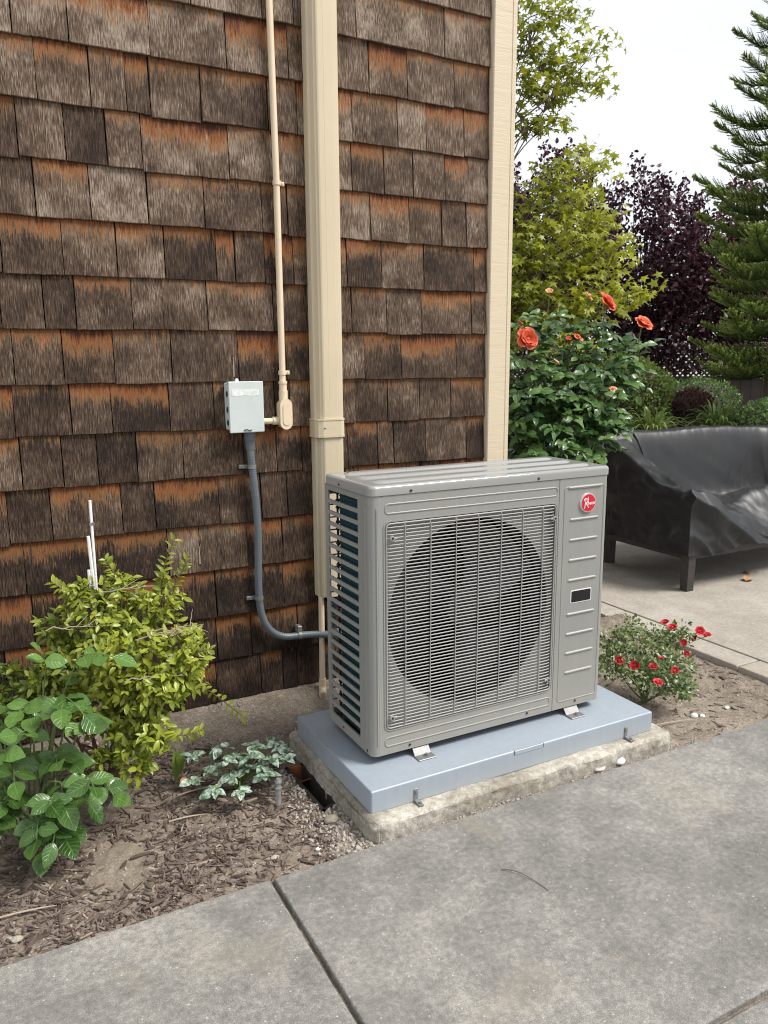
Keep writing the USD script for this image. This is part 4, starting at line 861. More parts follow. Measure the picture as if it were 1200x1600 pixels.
for (x, y, z) in BIG + [(a + r.normal(0, 0.035), b + 0.05 + r.normal(0, 0.04), max(0.14, c - 0.05 + r.normal(0, 0.05))) for a, b, c in BIG if a < -0.87]:
    c = np.array([x, y, z]); out = unit((c - [-0.95, 2.55, 0.2]) * [1, 1, 0.4] + [0, -0.05, 0])
    p = arc(bb + r.normal(0, 0.03, 3) * [1, 1, 0], c, 0.03, r.normal(0, 0.02, 3), 9); part(bg, 'stem', tube(p, np.linspace(0.005, 0.002, 9), 6), stem_green)
    rd = unit(out + r.normal(0, 0.45, 3) + [0, -0.15, -0.25]); side = unit(np.cross(rd, [0, 0, 1.0]) + r.normal(0, 0.1, 3))
    rl = r.uniform(0.07, 0.10); rp = arc(c, c + rd * rl, 0.008, None, 6); part(bg, 'stem', tube(rp, 0.0016, 5), stem_green)
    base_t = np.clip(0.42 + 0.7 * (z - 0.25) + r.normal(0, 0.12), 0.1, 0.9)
    for k, (t, sg) in enumerate([(0.1, 1), (0.1, -1), (0.52, 1), (0.52, -1), (1.0, 0)]):
        L = r.uniform(0.054, 0.076) * (1.08 if sg == 0 else 1)
        d = rd if sg == 0 else rd * 0.35 + side * sg
        n = unit(toC * 0.55 + [0, 0, 0.7] + r.normal(0, 0.38, 3))
        v, f = leaf_shape(L, L * r.uniform(0.64, 0.76), r.uniform(0.05, 0.25), r.uniform(0.0, 0.3), 8, 0.46, 0.03, r)
        lv.append((orient(v, c + rd * rl * t, d + r.normal(0, 0.15, 3), n), f, float(np.clip(base_t + r.normal(0, 0.1), 0, 1))))
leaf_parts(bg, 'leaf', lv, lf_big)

# ------------------------------------------------------------------ low plant with white stained leaves
VAR = [(-0.494, 2.535, 0.105), (-0.452, 2.451, 0.087), (-0.405, 2.493, 0.131), (-0.359, 2.463, 0.104), (-0.291, 2.456, 0.127), (-0.222, 2.453, 0.123), (-0.347, 2.396, 0.086), (-0.299, 2.372, 0.096), (-0.411, 2.371, 0.081), (-0.524, 2.428, 0.071), (-0.400, 2.304, 0.065), (-0.221, 2.395, 0.125), (-0.307, 2.317, 0.086), (-0.471, 2.346, 0.066), (-0.415, 2.384, 0.133), (-0.268, 2.361, 0.117), (-0.342, 2.371, 0.143), (-0.220, 2.367, 0.102)]
vp = thing('low_rose_plant', 'low dark green plant with white stained leaves beside the concrete footing', 'plant', (-0.36, 2.44, 0))
lv = []
for (x, y, z) in VAR:
    c = np.array([x, y, z]); part(vp, 'stem', tube(arc((-0.36, 2.44, -0.01), c, 0.03, None, 7), np.linspace(0.0032, 0.0014, 7), 5), stem_green)
    a0 = r.uniform(0, 6.3)
    for k in range(5):
        a = a0 + k * 1.26 + r.normal(0, 0.25); L = r.uniform(0.036, 0.056); v, f = leaf_shape(L, L * r.uniform(0.52, 0.64), 0.2, r.uniform(0.1, 0.45), 6, 0.45, 0.03, r)
        d = np.array([math.cos(a), math.sin(a), r.uniform(-0.25, 0.35)]); lv.append((orient(v, c, d, unit([0, -0.25, 1] + r.normal(0, 0.25, 3))), f, float(r.uniform(0.15, 0.8))))
leaf_parts(vp, 'leaf', lv, lf_varieg)
wd = thing('weed', 'upright weed with two long green leaves between the shrub and the low plant', 'plant', (-0.545, 2.60, 0))
for (dx, L, t) in ((0.0, 0.13, 0.6), (0.015, 0.10, 0.5)):
    v, f = leaf_shape(L, 0.03, 0.3, 0.2, 6, 0.5); part(wd, 'leaf', (orient(v, (-0.545 + dx, 2.58, 0.12), (0.05 + dx, -0.1, -0.9), (0.1, -1, 0.3)), f), lf_hedge, smooth=True, tone=t)
part(wd, 'stem', tube([(-0.545, 2.60, -0.02), (-0.54, 2.59, 0.07), (-0.54, 2.58, 0.125)], 0.002, 5), stem_green)

# ------------------------------------------------------------------ sprinkler riser, drain opening
sp_ = thing('sprinkler_riser', 'short grey sprinkler riser standing in the bark by the low plant', 'sprinkler', (-0.282, 2.277, 0))
part(sp_, 'pipe', tube([(-0.282, 2.277, -0.05), (-0.279, 2.279, 0.03), (-0.278, 2.28, 0.05)], 0.0095, 12), galv_dull, smooth=40)
part(sp_, 'cap', join([tube([(-0.278, 2.28, 0.05), (-0.2775, 2.28, 0.056)], 0.0125, 12), tube([(-0.2775, 2.28, 0.056), (-0.277, 2.28, 0.072)], 0.008, 12), tube([(-0.277, 2.28, 0.072), (-0.277, 2.28, 0.078)], 0.012, 12), tube([(-0.277, 2.28, 0.078), (-0.2765, 2.28, 0.086)], [0.0085, 0.007], 12)]), galv_dull, smooth=40)
dr = thing('drain_opening', 'dark open drain hole in the soil along the concrete footing', 'drain')
pc = np.array(PIT.exterior.coords)[:-1]
def wall_strip(a, b, z0, z1, t=0.006):
    a, b = np.array(a), np.array(b); d = (b - a) / np.linalg.norm(b - a); n = np.array([-d[1], d[0]]) * t
    return hull([(*(p + q), z) for p in (a - d * t, b + d * t) for q in (n, -n) for z in (z0, z1)])
for i in range(4):
    a, b = pc[i], pc[(i + 1) % 4]
    part(dr, 'wall', wall_strip(a, b, -0.155, -0.012), pit_rust if min(a[1], b[1]) > 2.45 else pit_dark)
part(dr, 'grate', join([ext_xy(PIT, -0.15, -0.13)] + [bx(-0.165, -0.1, y, y + 0.006, -0.1299, -0.118) for y in np.arange(2.2, 2.5, 0.014)]), pit_dark)
part(dr, 'rusty_flap', hull([(-0.166, 2.40, -0.02), (-0.104, 2.41, -0.02), (-0.104, 2.49, -0.075), (-0.163, 2.49, -0.075), (-0.166, 2.40, -0.024), (-0.104, 2.41, -0.024)]), pit_rust)

# ------------------------------------------------------------------ bark mulch, gravel, small litter
def chip(L, wd, th, rr_):
    """split, pointed sliver"""
    pts = []
    for t in (0, 0.3, 0.7, 1.0):
        k = (0.45, 1, 0.9, 0.3)[int(t * 3.01)] * rr_.uniform(0.7, 1.2)
        for s in (-1, 1): pts += [((t - 0.5) * L, s * wd / 2 * k, th * rr_.uniform(0.2, 1)), ((t - 0.5) * L, s * wd / 2 * k * 0.8, -th * 0.4)]
    return hull(pts)
r = np.random.default_rng(5)
shapes = [chip(1.0, r.uniform(0.16, 0.34), r.uniform(0.06, 0.12), r) for _ in range(14)]
shapes += [chip(1.0, r.uniform(0.05, 0.1), r.uniform(0.03, 0.06), r) for _ in range(6)]
cv, cf, ct, n0 = [], [], [], 0
def scatter(n, xr, yr, dens, Lr, tone_mu):
    global n0
    k = 0
    while k < n:
        x, y = r.uniform(*xr), r.uniform(*yr)
        if PIT.buffer(0.012).contains(Point(x, y)) or (x > -0.115 and x < 1.2 and y < 2.68 and y > 1.93): 
            if r.random() < 0.999: continue
        if r.random() > dens(x, y): continue
        k += 1
        v, f = shapes[r.integers(len(shapes))]; L = r.uniform(*Lr)
        a = r.uniform(0, 6.3); ti, tj = r.normal(0, 0.22), r.normal(0, 0.3)
        R = trimesh.transformations.euler_matrix(tj, ti, a)[:3, :3]
        z = float(soil_z(np.array(x), np.array(y))) + r.uniform(-0.002, 0.005)
        cv.append((v * L) @ R.T + [x, y, z]); cf.append(f + n0); n0 += len(v)
        ct.append(np.full(len(v), np.clip(tone_mu + r.normal(0, 0.22), 0, 1)))
def d_left(x, y):
    bare = float(fbm(np.array(x), np.array(y), 5.0, 77)) * 3.4
    return np.clip(0.55 + bare - 1.1 * np.clip((y - 2.55) / 0.35, 0, 1) * (x > -0.5) - 0.7 * np.clip((x + 0.26) / 0.1, 0, 1), 0.02, 1)
scatter(7000, (-1.35, -0.12), (1.935, 3.02), d_left, (0.009, 0.034), 0.46)
scatter(420, (-1.35, -0.2), (1.935, 2.5), d_left, (0.03, 0.062), 0.5)
scatter(900, (-1.35, -0.2), (1.935, 2.8), d_left, (0.02, 0.05), 0.15)
scatter(160, (-1.35, -0.2), (1.935, 2.7), d_left, (0.008, 0.025), 1.0)
scatter(420, (1.15, 2.03), (1.935, 3.0), lambda x, y: 0.5, (0.014, 0.05), 0.55)
single('bark_mulch', (np.vstack(cv), np.vstack(cf)), chip_mat, 'brown bark chips covering the planting bed', 'mulch', tone=np.concatenate(ct), kind='stuff')
peb = [trimesh.creation.icosphere(1, 1.0) for _ in range(5)]
pv = [np.array(p.vertices) * (1 + 0.22 * r.normal(0, 1, (len(p.vertices), 1))) * [1, 0.8, 0.6] for p in peb]; pfz = np.array(peb[0].faces)
gv, gf, g0 = [], [], 0
def gravel(n, xr, yr, sr_, dens=lambda x, y: 1):
    global g0
    for _ in range(n):
        x, y = r.uniform(*xr), r.uniform(*yr)
        if PIT.contains(Point(x, y)) or r.random() > dens(x, y): continue
        s = r.uniform(*sr_) * r.uniform(0.5, 1.0); R = trimesh.transformations.euler_matrix(*r.uniform(0, 6.3, 3))[:3, :3]
        gv.append((pv[r.integers(5)] * s) @ R.T + [x, y, float(soil_z(np.array(x), np.array(y))) + s * 0.3]); gf.append(pfz + g0); g0 += len(pv[0])
gravel(1500, (-0.12, 1.3), (1.922, 1.962), (0.002, 0.0065))
gravel(1300, (-0.27, -0.09), (1.94, 2.5), (0.002, 0.009), lambda x, y: np.clip(0.25 + (x + 0.27) * 5, 0, 1))
gravel(500, (-0.5, 0.5), (2.66, 3.02), (0.0015, 0.006))
gravel(700, (1.15, 2.04), (1.94, 3.0), (0.0015, 0.007))
gravel(500, (-1.3, -0.2), (1.93, 2.9), (0.0015, 0.006))
single('gravel', (np.vstack(gv), np.vstack(gf)), stone_mat, 'fine grey gravel and grit around the concrete footing', 'gravel', kind='stuff')

def stone(x, y, s, label, mat=stone_mat, name='stone', cat='stone', z=None, flat=0.6):
    p = trimesh.creation.icosphere(2, 1.0); v = np.array(p.vertices); v = v * (1 + 0.35 * (meshkit.fbm(v * 1.3 + x * 9, 3) - 0.5))[:, None] * [1, 0.75, flat] * s
    zz = float(soil_z(np.array(x), np.array(y))) if z is None else z
    single(name, (v + [x, y, zz + s * flat * 0.55], np.array(p.faces)), mat, label, cat, smooth=40)
stone(0.912, 1.950, 0.021, 'round white pebble in the gap between footing and path', shell_mat, z=-0.01)
stone(1.478, 2.107, 0.017, 'pale pebble in the soil below the red flowers', shell_mat)
stone(1.512, 2.095, 0.013, 'small white pebble to the right of the pale pebble below the red flowers', shell_mat)
stone(1.66, 2.095, 0.012, 'small pale pebble near the path at the right edge of the bed', shell_mat)
stone(-0.385, 2.03, 0.014, 'flat grey stone in the bark near the path', flat=0.35)
stone(-0.255, 2.005, 0.009, 'white stone lying in the mulch beside the path near the footing corner', shell_mat, flat=0.5)
stone(-0.16, 2.12, 0.024, 'lumpy grey stone in the grit beside the drain opening', grit_mat)
stone(-1.085, 2.02, 0.015, 'pale rounded stone at the left end of the bark bed', grit_mat, flat=0.5)
# shell fragment: a curved crescent
th = np.linspace(0.4, 3.6, 14); sv_ = []
for t in th:
    w = 0.007 * math.sin((t - 0.4) / 3.2 * math.pi) + 0.001
    for rr2, z in ((0.024 - w, 0.0), (0.024, 0.011), (0.024 + w * 0.4, 0.0)): sv_.append((0.812 + rr2 * math.cos(t + 2.2), 1.948 + rr2 * 0.55 * math.sin(t + 2.2), -0.004 + z))
sf_ = [q for i in range(13) for k in range(2) for a in [i * 3 + k] for q in ((a, a + 3, a + 4), (a, a + 4, a + 1))]
single('shell_fragment', (np.array(sv_), np.array(sf_)), shell_mat, 'curved white shell fragment in the gap beside the path', 'shell')
single('twig', tube(spline([(0.155, 1.64, 0.004), (0.19, 1.60, 0.006), (0.205, 1.56, 0.004), (0.215, 1.505, 0.003)], 16), np.linspace(0.0014, 0.0008, 16), 5), stem_brown, 'thin dark curved twig lying on the concrete path', 'twig')
for (a, b, lab) in (((-1.14, 2.12, 0.008), (-0.98, 2.10, 0.006), 'pale dry stick lying in the bark at the left'), ((-0.56, 2.50, 0.02), (-0.44, 2.50, 0.012), 'pale dry stick lying left of the low plant'), ((-0.62, 2.36, 0.01), (-0.5, 2.345, 0.008), 'thin straw stick in the bark below the yellow-green shrub'), ((1.2, 2.12, 0.0), (1.44, 2.08, 0.004), 'long dry stick in the soil right of the equipment pad')):
    z0 = float(soil_z(np.array(a[0]), np.array(a[1]))) + 0.012
    single('dry_stick', tube(arc((a[0], a[1], z0), (b[0], b[1], z0), 0.004, None, 6), [0.003, 0.0028, 0.0026, 0.0024, 0.002, 0.001], 6), twig_pale, lab, 'stick')
def litter(x, y, z, L, lab, a):
    v, f = leaf_shape(L, L * 0.6, 0.5, 0.25, 6, 0.45); single('fallen_leaf', (orient(v, (x, y, z), (math.cos(a), math.sin(a), 0.1), (0.15, -0.2, 1)), f), dry_leaf, lab, 'leaf', smooth=True)
litter(-0.545, 2.52, 0.025, 0.04, 'orange brown fallen leaf on the bark beside the low plant', 0.1)
litter(3.32, 3.30, 0.012, 0.10, 'dry brown fallen leaf on the patio in front of the sofa', 0.3)
litter(3.50, 3.40, 0.012, 0.07, 'smaller dry brown leaf beside the other leaf on the patio', 1.3)

# ------------------------------------------------------------------ ground rose with red flowers
r = np.random.default_rng(44)
GROSE = [(1.373, 2.322, 0.231, 0.11), (1.275, 2.369, 0.205, 0.08), (1.510, 2.309, 0.240, 0.09), (1.561, 2.288, 0.267, 0.06), (1.291, 2.236, 0.163, 0.08), (1.384, 2.187, 0.162, 0.08), (1.387, 2.120, 0.130, 0.06), (1.381, 2.390, 0.295, 0.06), (1.495, 2.187, 0.169, 0.05), (1.315, 2.413, 0.242, 0.05), (1.22, 2.33, 0.17, 0.07), (1.42, 2.25, 0.12, 0.1), (1.45, 2.14, 0.09, 0.05)]
GFLOW = [(1.679, 2.244, 0.246, 0.024), (1.659, 2.260, 0.268, 0.02), (1.639, 2.264, 0.238, 0.016), (1.516, 2.284, 0.299, 0.02), (1.532, 2.335, 0.304, 0.018), (1.232, 2.299, 0.203, 0.02), (1.253, 2.230, 0.201, 0.02), (1.317, 2.194, 0.192, 0.017), (1.350, 2.184, 0.226, 0.013), (1.356, 2.117, 0.198, 0.016), (1.252, 2.108, 0.168, 0.021), (1.515, 2.218, 0.254, 0.017), (1.520, 2.205, 0.209, 0.015)]
gq = thing('ground_rose', 'low ground cover rose with small red flowers beside the equipment pad', 'rose bush', (1.40, 2.30, 0))
lv = []; gb = np.array([1.40, 2.30, -0.02])
for (x, y, z, rad) in GROSE:
    c = np.array([x, y, z]); part(gq, 'stem', tube(arc(gb, c, 0.02, r.normal(0, 0.02, 3), 7), np.linspace(0.004, 0.0016, 7), 5), stem_green)
    for _ in range(int(230 * (rad / 0.08) ** 2)):
        u = unit(r.normal(0, 1, 3)); o = c + u * rad * r.uniform(0.2, 1.15) * [1.1, 1.1, 0.8]
        if o[2] < 0: continue
        L = r.uniform(0.012, 0.023); v, f = leaf_shape(L, L * 0.66, 0.25, 0.2, 4, 0.48)
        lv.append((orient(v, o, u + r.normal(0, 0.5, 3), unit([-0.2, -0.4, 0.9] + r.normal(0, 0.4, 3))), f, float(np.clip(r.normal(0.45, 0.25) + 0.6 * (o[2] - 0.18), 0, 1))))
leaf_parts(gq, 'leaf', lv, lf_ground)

def petal(R, wd, cup, r_):
    n, m = 5, 5; v = []
    for i in range(n):
        s = i / (n - 1); w = wd * math.sin(math.pi * (0.12 + 0.70 * s)) ** 0.7
        for j in range(m):
            t = (j / (m - 1) - 0.5) * 2
            v.append((R * (s - 0.08 * t * t * s), w * t / 2, R * cup * (s ** 1.5) * 0.5 + 0.35 * w * t * t * (1 - s * 0.8) + r_.normal(0, 0.03) * R * s - (0.22 * R * max(0, s - 0.75) * 3)))
    f = [q for i in range(n - 1) for j in range(m - 1) for a in [i * m + j] for q in ((a, a + m, a + m + 1), (a, a + m + 1, a + 1))]
    return np.array(v), np.array(f)

def rose_flower(parent, c, d, R, mat, tone, r_, layers=((4, 0.6, 2.4), (5, 0.85, 1.6), (6, 1.0, 0.95), (5, 1.1, 0.35)), subs=True):
    d = unit(d); a = unit(np.cross(d, [0.2, 0.9, 0.4])); b = np.cross(d, a); first = None
    hub = trimesh.creation.icosphere(1, R * 0.3); fl = part(parent, 'flower', (np.array(hub.vertices) + np.asarray(c) + d * R * 0.25, np.array(hub.faces)), mat, smooth=True, tone=max(0, tone - 0.2))
    ms = []
    for li, (n, rs, cup) in enumerate(layers):
        for k in range(n):
            th = k * 2 * math.pi / n + li * 0.6 + r_.normal(0, 0.12); out = a * math.cos(th) + b * math.sin(th); el = math.atan(cup)
            v, f = petal(R * rs * r_.uniform(0.9, 1.1), R * rs * 1.05, 0.4, r_)
            dr_ = out * math.cos(el) + d * math.sin(el); nn = -out * math.sin(el) + d * math.cos(el)
            ms.append((orient(v, np.asarray(c) + out * R * 0.06, dr_, nn), f, float(np.clip(tone + r_.normal(0, 0.15), 0, 1))))
    if subs:
        for m_ in ms: part(fl, 'petal', m_[:2], mat, smooth=True, tone=m_[2])
    else:
        part(fl, 'petals', join([m_[:2] for m_ in ms]), mat, smooth=True, tone=np.concatenate([np.full(len(m_[0]), m_[2]) for m_ in ms]))
    return fl
for (x, y, z, R) in GFLOW:
    c = np.array([x, y, z])
    part(gq, 'stem', tube(arc(c + (gb + [0, 0, 0.15] - c) * 0.5, c, 0.01, None, 5), 0.0014, 5), stem_green)
    rose_flower(gq, c, unit(EYE - c) * 0.6 + [0.1, 0, 0.5] + r.normal(0, 0.25, 3), R * 1.1, pt_red, float(r.uniform(0.3, 0.8)), r, ((4, 0.6, 1.5), (6, 1.0, 0.5)), subs=False)
for (x, y, z) in ((1.30, 2.42, 0.33), (1.33, 2.43, 0.36), (1.27, 2.42, 0.35), (1.36, 2.42, 0.32)):
    part(gq, 'dry_twig', tube(arc((1.34, 2.38, 0.2), (x, y, z), 0.0, r.normal(0, 0.01, 3), 6), np.linspace(0.0018, 0.0007, 6), 5), twig_pale)

# ------------------------------------------------------------------ tall rose bush with coral flowers
r = np.random.default_rng(55)
ROSE = [(1.544, 3.326, 1.407, 0.13), (1.652, 3.247, 1.309, 0.15), (1.843, 3.225, 1.405, 0.14), (1.727, 3.179, 1.178, 0.16), (1.880, 3.112, 1.242, 0.13), (2.017, 3.125, 1.371, 0.09), (2.088, 3.113, 1.486, 0.05), (1.488, 3.193, 1.186, 0.14), (1.501, 3.151, 1.027, 0.12), (1.765, 3.068, 1.020, 0.12), (1.734, 3.304, 1.505, 0.1), (1.897, 3.297, 1.605, 0.06), (1.720, 3.398, 1.640, 0.05), (1.597, 3.456, 1.607, 0.06), (1.964, 3.167, 1.437, 0.07), (1.670, 3.101, 0.940, 0.1), (1.457, 3.287, 1.279, 0.1), (1.55, 3.35, 1.1, 0.15), (1.75, 3.3, 1.1, 0.14), (1.85, 3.12, 1.10, 0.09), (1.6, 3.3, 0.85, 0.12)]
RFLOW = [(1.501, 3.318, 1.530, 0.052), (1.946, 3.237, 1.714, 0.05), (2.069, 3.090, 1.602, 0.045)]
RSMALL = [(1.589, 3.188, 1.414, 0.022), (1.733, 3.197, 1.544, 0.028), (1.692, 3.217, 1.532, 0.018), (1.834, 3.031, 1.285, 0.018), (1.728, 3.424, 1.780, 0.024), (1.909, 3.324, 1.762, 0.028), (1.511, 3.388, 1.616, 0.018)]
rb = thing('rose_bush', 'tall rose bush with glossy leaves and coral flowers at the house corner', 'rose bush', (1.70, 3.30, 0))
RB = np.array([1.70, 3.32, -0.03]); lv = []
for ci, (x, y, z, rad) in enumerate(ROSE):
    c = np.array([x, y, z]); part(rb, 'cane', tube(arc(RB + r.normal(0, 0.04, 3) * [1, 1, 0], c, 0.0, r.normal(0, 0.05, 3) * [1, 1, 0], 9), np.linspace(0.0085, 0.003, 9), 6), stem_green)
    for _ in range(int(17 * (rad / 0.1) ** 2) + 3):
        u = unit(r.normal(0, 1, 3)); o = c + u * rad * r.uniform(0.35, 1.05)
        rd = unit(u * [1, 1, 0.5] + [0, 0, -0.15] + r.normal(0, 0.35, 3)); side = unit(np.cross(rd, [0, 0, 1.0]) + r.normal(0, 0.15, 3)); rl = r.uniform(0.05, 0.08)
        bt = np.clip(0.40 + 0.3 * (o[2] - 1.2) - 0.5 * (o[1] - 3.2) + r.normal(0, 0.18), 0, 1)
        for (t, sg) in ((0.15, 1), (0.15, -1), (0.6, 1), (0.6, -1), (1.0, 0)):
            L = r.uniform(0.044, 0.070); v, f = leaf_shape(L, L * r.uniform(0.52, 0.64), r.uniform(0.1, 0.35), r.uniform(0.1, 0.5), 5, 0.44, 0.02, r)
            lv.append((orient(v, o + rd * rl * t, rd if sg == 0 else rd * 0.45 + side * sg, unit([-0.25, -0.45, 0.8] + r.normal(0, 0.3, 3))), f, float(np.clip(bt + r.normal(0, 0.08), 0, 1))))
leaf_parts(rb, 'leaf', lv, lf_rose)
for i, (x, y, z, R) in enumerate(RFLOW):
    c = np.array([x, y, z]); part(rb, 'cane', tube(arc(c + [-0.03, 0.03, -0.24], c, 0.0, r.normal(0, 0.01, 3), 6), 0.0035, 6), stem_green)
    rose_flower(rb, c, [(-0.15, -0.75, 0.25), (0.25, -0.6, 0.45), (0.0, -0.55, 0.6)][i], R * 1.12, pt_coral, (0.35, 0.4, 0.5)[i], r)
for i, (x, y, z, R) in enumerate(RSMALL):
    c = np.array([x, y, z]); part(rb, 'cane', tube(arc(c + [-0.01, 0.02, -0.16], c, 0.0, r.normal(0, 0.008, 3), 5), 0.0026, 5), stem_green)
    rose_flower(rb, c, [r.normal(0, 0.4), -0.4, 0.6], R * 1.1, pt_coral if i in (1, 2, 6) else pt_peach, float(r.uniform(0.2, 0.9)), r, ((4, 0.5, 1.6), (5, 1.0, 0.0 if i % 2 else 0.7)), subs=False)

# ------------------------------------------------------------------ maple behind the rose
r = np.random.default_rng(66)
SPRAY = [(3.045, 5.261, 3.921, 0.25), (3.223, 5.182, 3.991, 0.18), (3.155, 5.161, 3.730, 0.25), (2.966, 5.221, 3.540, 0.25), (3.393, 5.040, 3.752, 0.16), (3.270, 5.069, 3.586, 0.2), (3.347, 5.008, 3.490, 0.16), (3.124, 5.106, 3.396, 0.22), (2.934, 5.166, 3.207, 0.2), (3.108, 5.079, 3.229, 0.12), (2.946, 5.283, 3.779, 0.2), (3.421, 5.097, 3.017, 0.1), (3.527, 5.031, 2.967, 0.1), (3.293, 5.018, 2.871, 0.15), (3.069, 5.012, 2.825, 0.16), (2.966, 5.026, 2.635, 0.22), (3.175, 4.904, 2.586, 0.24), (3.222, 4.740, 2.472, 0.15), (2.913, 4.873, 2.333, 0.25), (3.085, 4.644, 2.224, 0.2), (3.212, 4.581, 2.246, 0.14), (2.807, 4.879, 2.100, 0.25), (2.981, 4.650, 1.995, 0.25), (3.192, 4.547, 2.039, 0.14), (3.342, 4.615, 2.190, 0.09), (2.798, 4.707, 1.812, 0.28), (3.046, 4.575, 1.810, 0.2), (3.260, 4.477, 1.877, 0.12), (3.386, 4.415, 1.899, 0.08), (2.705, 4.893, 1.913, 0.25), (2.693, 4.713, 1.582, 0.25), (2.896, 4.596, 1.534, 0.2), (2.793, 5.066, 2.398, 0.2),
         (2.6, 5.5, 4.2, 0.3), (2.4, 5.3, 3.6, 0.3), (2.3, 5.2, 2.9, 0.3), (2.3, 5.0, 2.2, 0.3), (2.5, 5.6, 2.6, 0.3), (2.9, 5.5, 4.4, 0.3), (3.2, 5.3, 4.3, 0.25)]
mp = thing('maple_tree', 'yellow-green maple with star-shaped leaves rising behind the rose bush', 'tree', (2.62, 5.15, 0))
part(mp, 'trunk', tube([(2.62, 5.15, -0.1), (2.62, 5.14, 1.2), (2.65, 5.12, 2.4), (2.70, 5.2, 3.6), (2.8, 5.3, 4.6)], [0.06, 0.05, 0.038, 0.022, 0.008], 10), bark, smooth=True)
star = []
for k in range(10):
    a = k * math.pi / 5; rad = (1.0, 0.93, 0.72, 0.93, 0.72)[(k // 2) % 5] if k % 2 == 0 else 0.36
    star.append((rad * math.cos(a), rad * math.sin(a)))
star = np.array(star); mv0 = np.c_[np.vstack([[0, 0], star]), np.zeros(11)]; mf0 = np.array([(0, 1 + k, 1 + (k + 1) % 10) for k in range(10)])
mO, mD, mN, mL, mT = [], [], [], [], []
for si, (x, y, z, rad) in enumerate(SPRAY):
    c = np.array([x, y, z]); t0 = np.array([2.62 + 0.03 * max(0, z - 1.2), 5.14, z - 0.45 - 0.2 * r.random()])
    br = arc(t0, c, 0.05, r.normal(0, 0.05, 3), 8); part(mp, 'branch', tube(br, np.linspace(0.0065, 0.0025, 8), 6), bark)
    tw = []
    n = int(90 * (rad / 0.2) ** 2 * (1.25 if z < 3.0 else 0.95)) + 8
    for q in range(max(5, n // 8)):
        e = c + unit(r.normal(0, 1, 3)) * rad * [1, 1, 0.75] * r.uniform(0.3, 1.05); tw.append(tube(arc(br[5], e, 0.02, None, 5), np.linspace(0.0028, 0.001, 5), 4))
        m = 9; o = e + r.normal(0, 0.06, (m, 3)) * [1, 1, 0.55]; a = r.uniform(0, 6.3, m)
        mO.append(o); mD.append(np.stack([np.cos(a), np.sin(a), np.full(m, -0.6)], 1)); mN.append(np.array([-0.25, -0.45, 0.7]) + r.normal(0, 0.35, (m, 3))); mL.append(r.uniform(0.026, 0.056, m))
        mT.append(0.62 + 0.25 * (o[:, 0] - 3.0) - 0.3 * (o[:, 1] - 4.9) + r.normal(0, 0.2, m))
    part(mp, 'twigs', join(tw), bark)
mz = mv0.copy(); mz[:, 2] = -0.9 * (mv0[:, 0] ** 2 * 0.22 + mv0[:, 1] ** 2 * 0.28)
V, F, T_ = leaf_cloud(np.vstack(mO), np.vstack(mD), np.vstack(mN), np.concatenate(mL), 1, np.concatenate(mT), shape=(mz, mf0))
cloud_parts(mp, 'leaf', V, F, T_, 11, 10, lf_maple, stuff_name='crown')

# ------------------------------------------------------------------ purple plums along the fence
r = np.random.default_rng(77)
F0, F1 = np.array([5.55, 9.05]), np.array([10.9, 6.28]); fd = (F1 - F0) / np.linalg.norm(F1 - F0)
def plum(name_label, bx_, by_, top, width, n, seed):
    q = np.random.default_rng(seed); t = thing('plum_tree', name_label, 'tree', (bx_, by_, 0.4), 'purple plum trees along the fence')
    part(t, 'trunk', tube([(bx_, by_, 0.3), (bx_ + 0.03, by_, 1.6), (bx_, by_, top * 0.7)], [0.06, 0.045, 0.012], 8), bark_dark, smooth=True)
    shoots, O, T_ = [], [], []
    NS_ = 34
    for k in range(NS_):
        a = q.uniform(0, 6.3); rad = width * math.sqrt(q.uniform(0.01, 1)); h = top * (1 - 0.20 * (rad / width) ** 2) - abs(q.normal(0, 0.28)); z0 = q.uniform(0.9, 1.8)
        e = np.array([bx_ + rad * math.cos(a), by_ + rad * math.sin(a), h]); p = arc((bx_, by_, z0), e, 0.0, (0.3 * rad * math.cos(a), 0.3 * rad * math.sin(a), 0), 10); shoots.append(tube(p, np.linspace(0.011, 0.003, 10), 5))
        m = n // NS_; u = q.uniform(0.08, 1.03, m) ** 0.8; x = np.stack([np.interp(u, np.linspace(0, 1, 10), p[:, i]) for i in range(3)], 1)
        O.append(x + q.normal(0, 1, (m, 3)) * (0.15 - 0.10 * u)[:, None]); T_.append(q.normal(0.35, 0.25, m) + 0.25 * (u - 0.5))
    for k in range(n // 3):                                   # lower skirts of the crown
        O.append(np.array([[bx_ + q.normal(0, width * 0.75), by_ + q.normal(0, width * 0.5), q.uniform(1.25, 2.7)]])); T_.append(q.normal(0.2, 0.2, 1))
    O = np.vstack(O); T_ = np.concatenate(T_); N_ = len(O)
    V, F, TT = leaf_cloud(O, q.normal(0, 1, (N_, 3)) + [0, 0, 0.2], q.normal(0, 1, (N_, 3)), q.uniform(0.05, 0.085, N_), 0.6, T_)
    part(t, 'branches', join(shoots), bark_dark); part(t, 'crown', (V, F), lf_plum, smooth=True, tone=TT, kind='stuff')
plum('purple plum tree behind the maple next to the house corner', 6.25, 8.95, 4.45, 0.95, 9500, 1)
plum('purple plum tree in the middle of the row, right of the maple', 7.45, 8.35, 4.15, 0.95, 10500, 2)
plum('purple plum tree behind the tip of the fir-like tree', 8.55, 7.80, 3.95, 0.95, 9500, 3)
plum('purple plum tree at the right end, mostly behind the fir-like tree', 9.65, 7.25, 3.95, 0.9, 7000, 4)
plum('purple plum tree half hidden by the corner board of the house', 5.15, 9.5, 4.4, 0.9, 6000, 5)

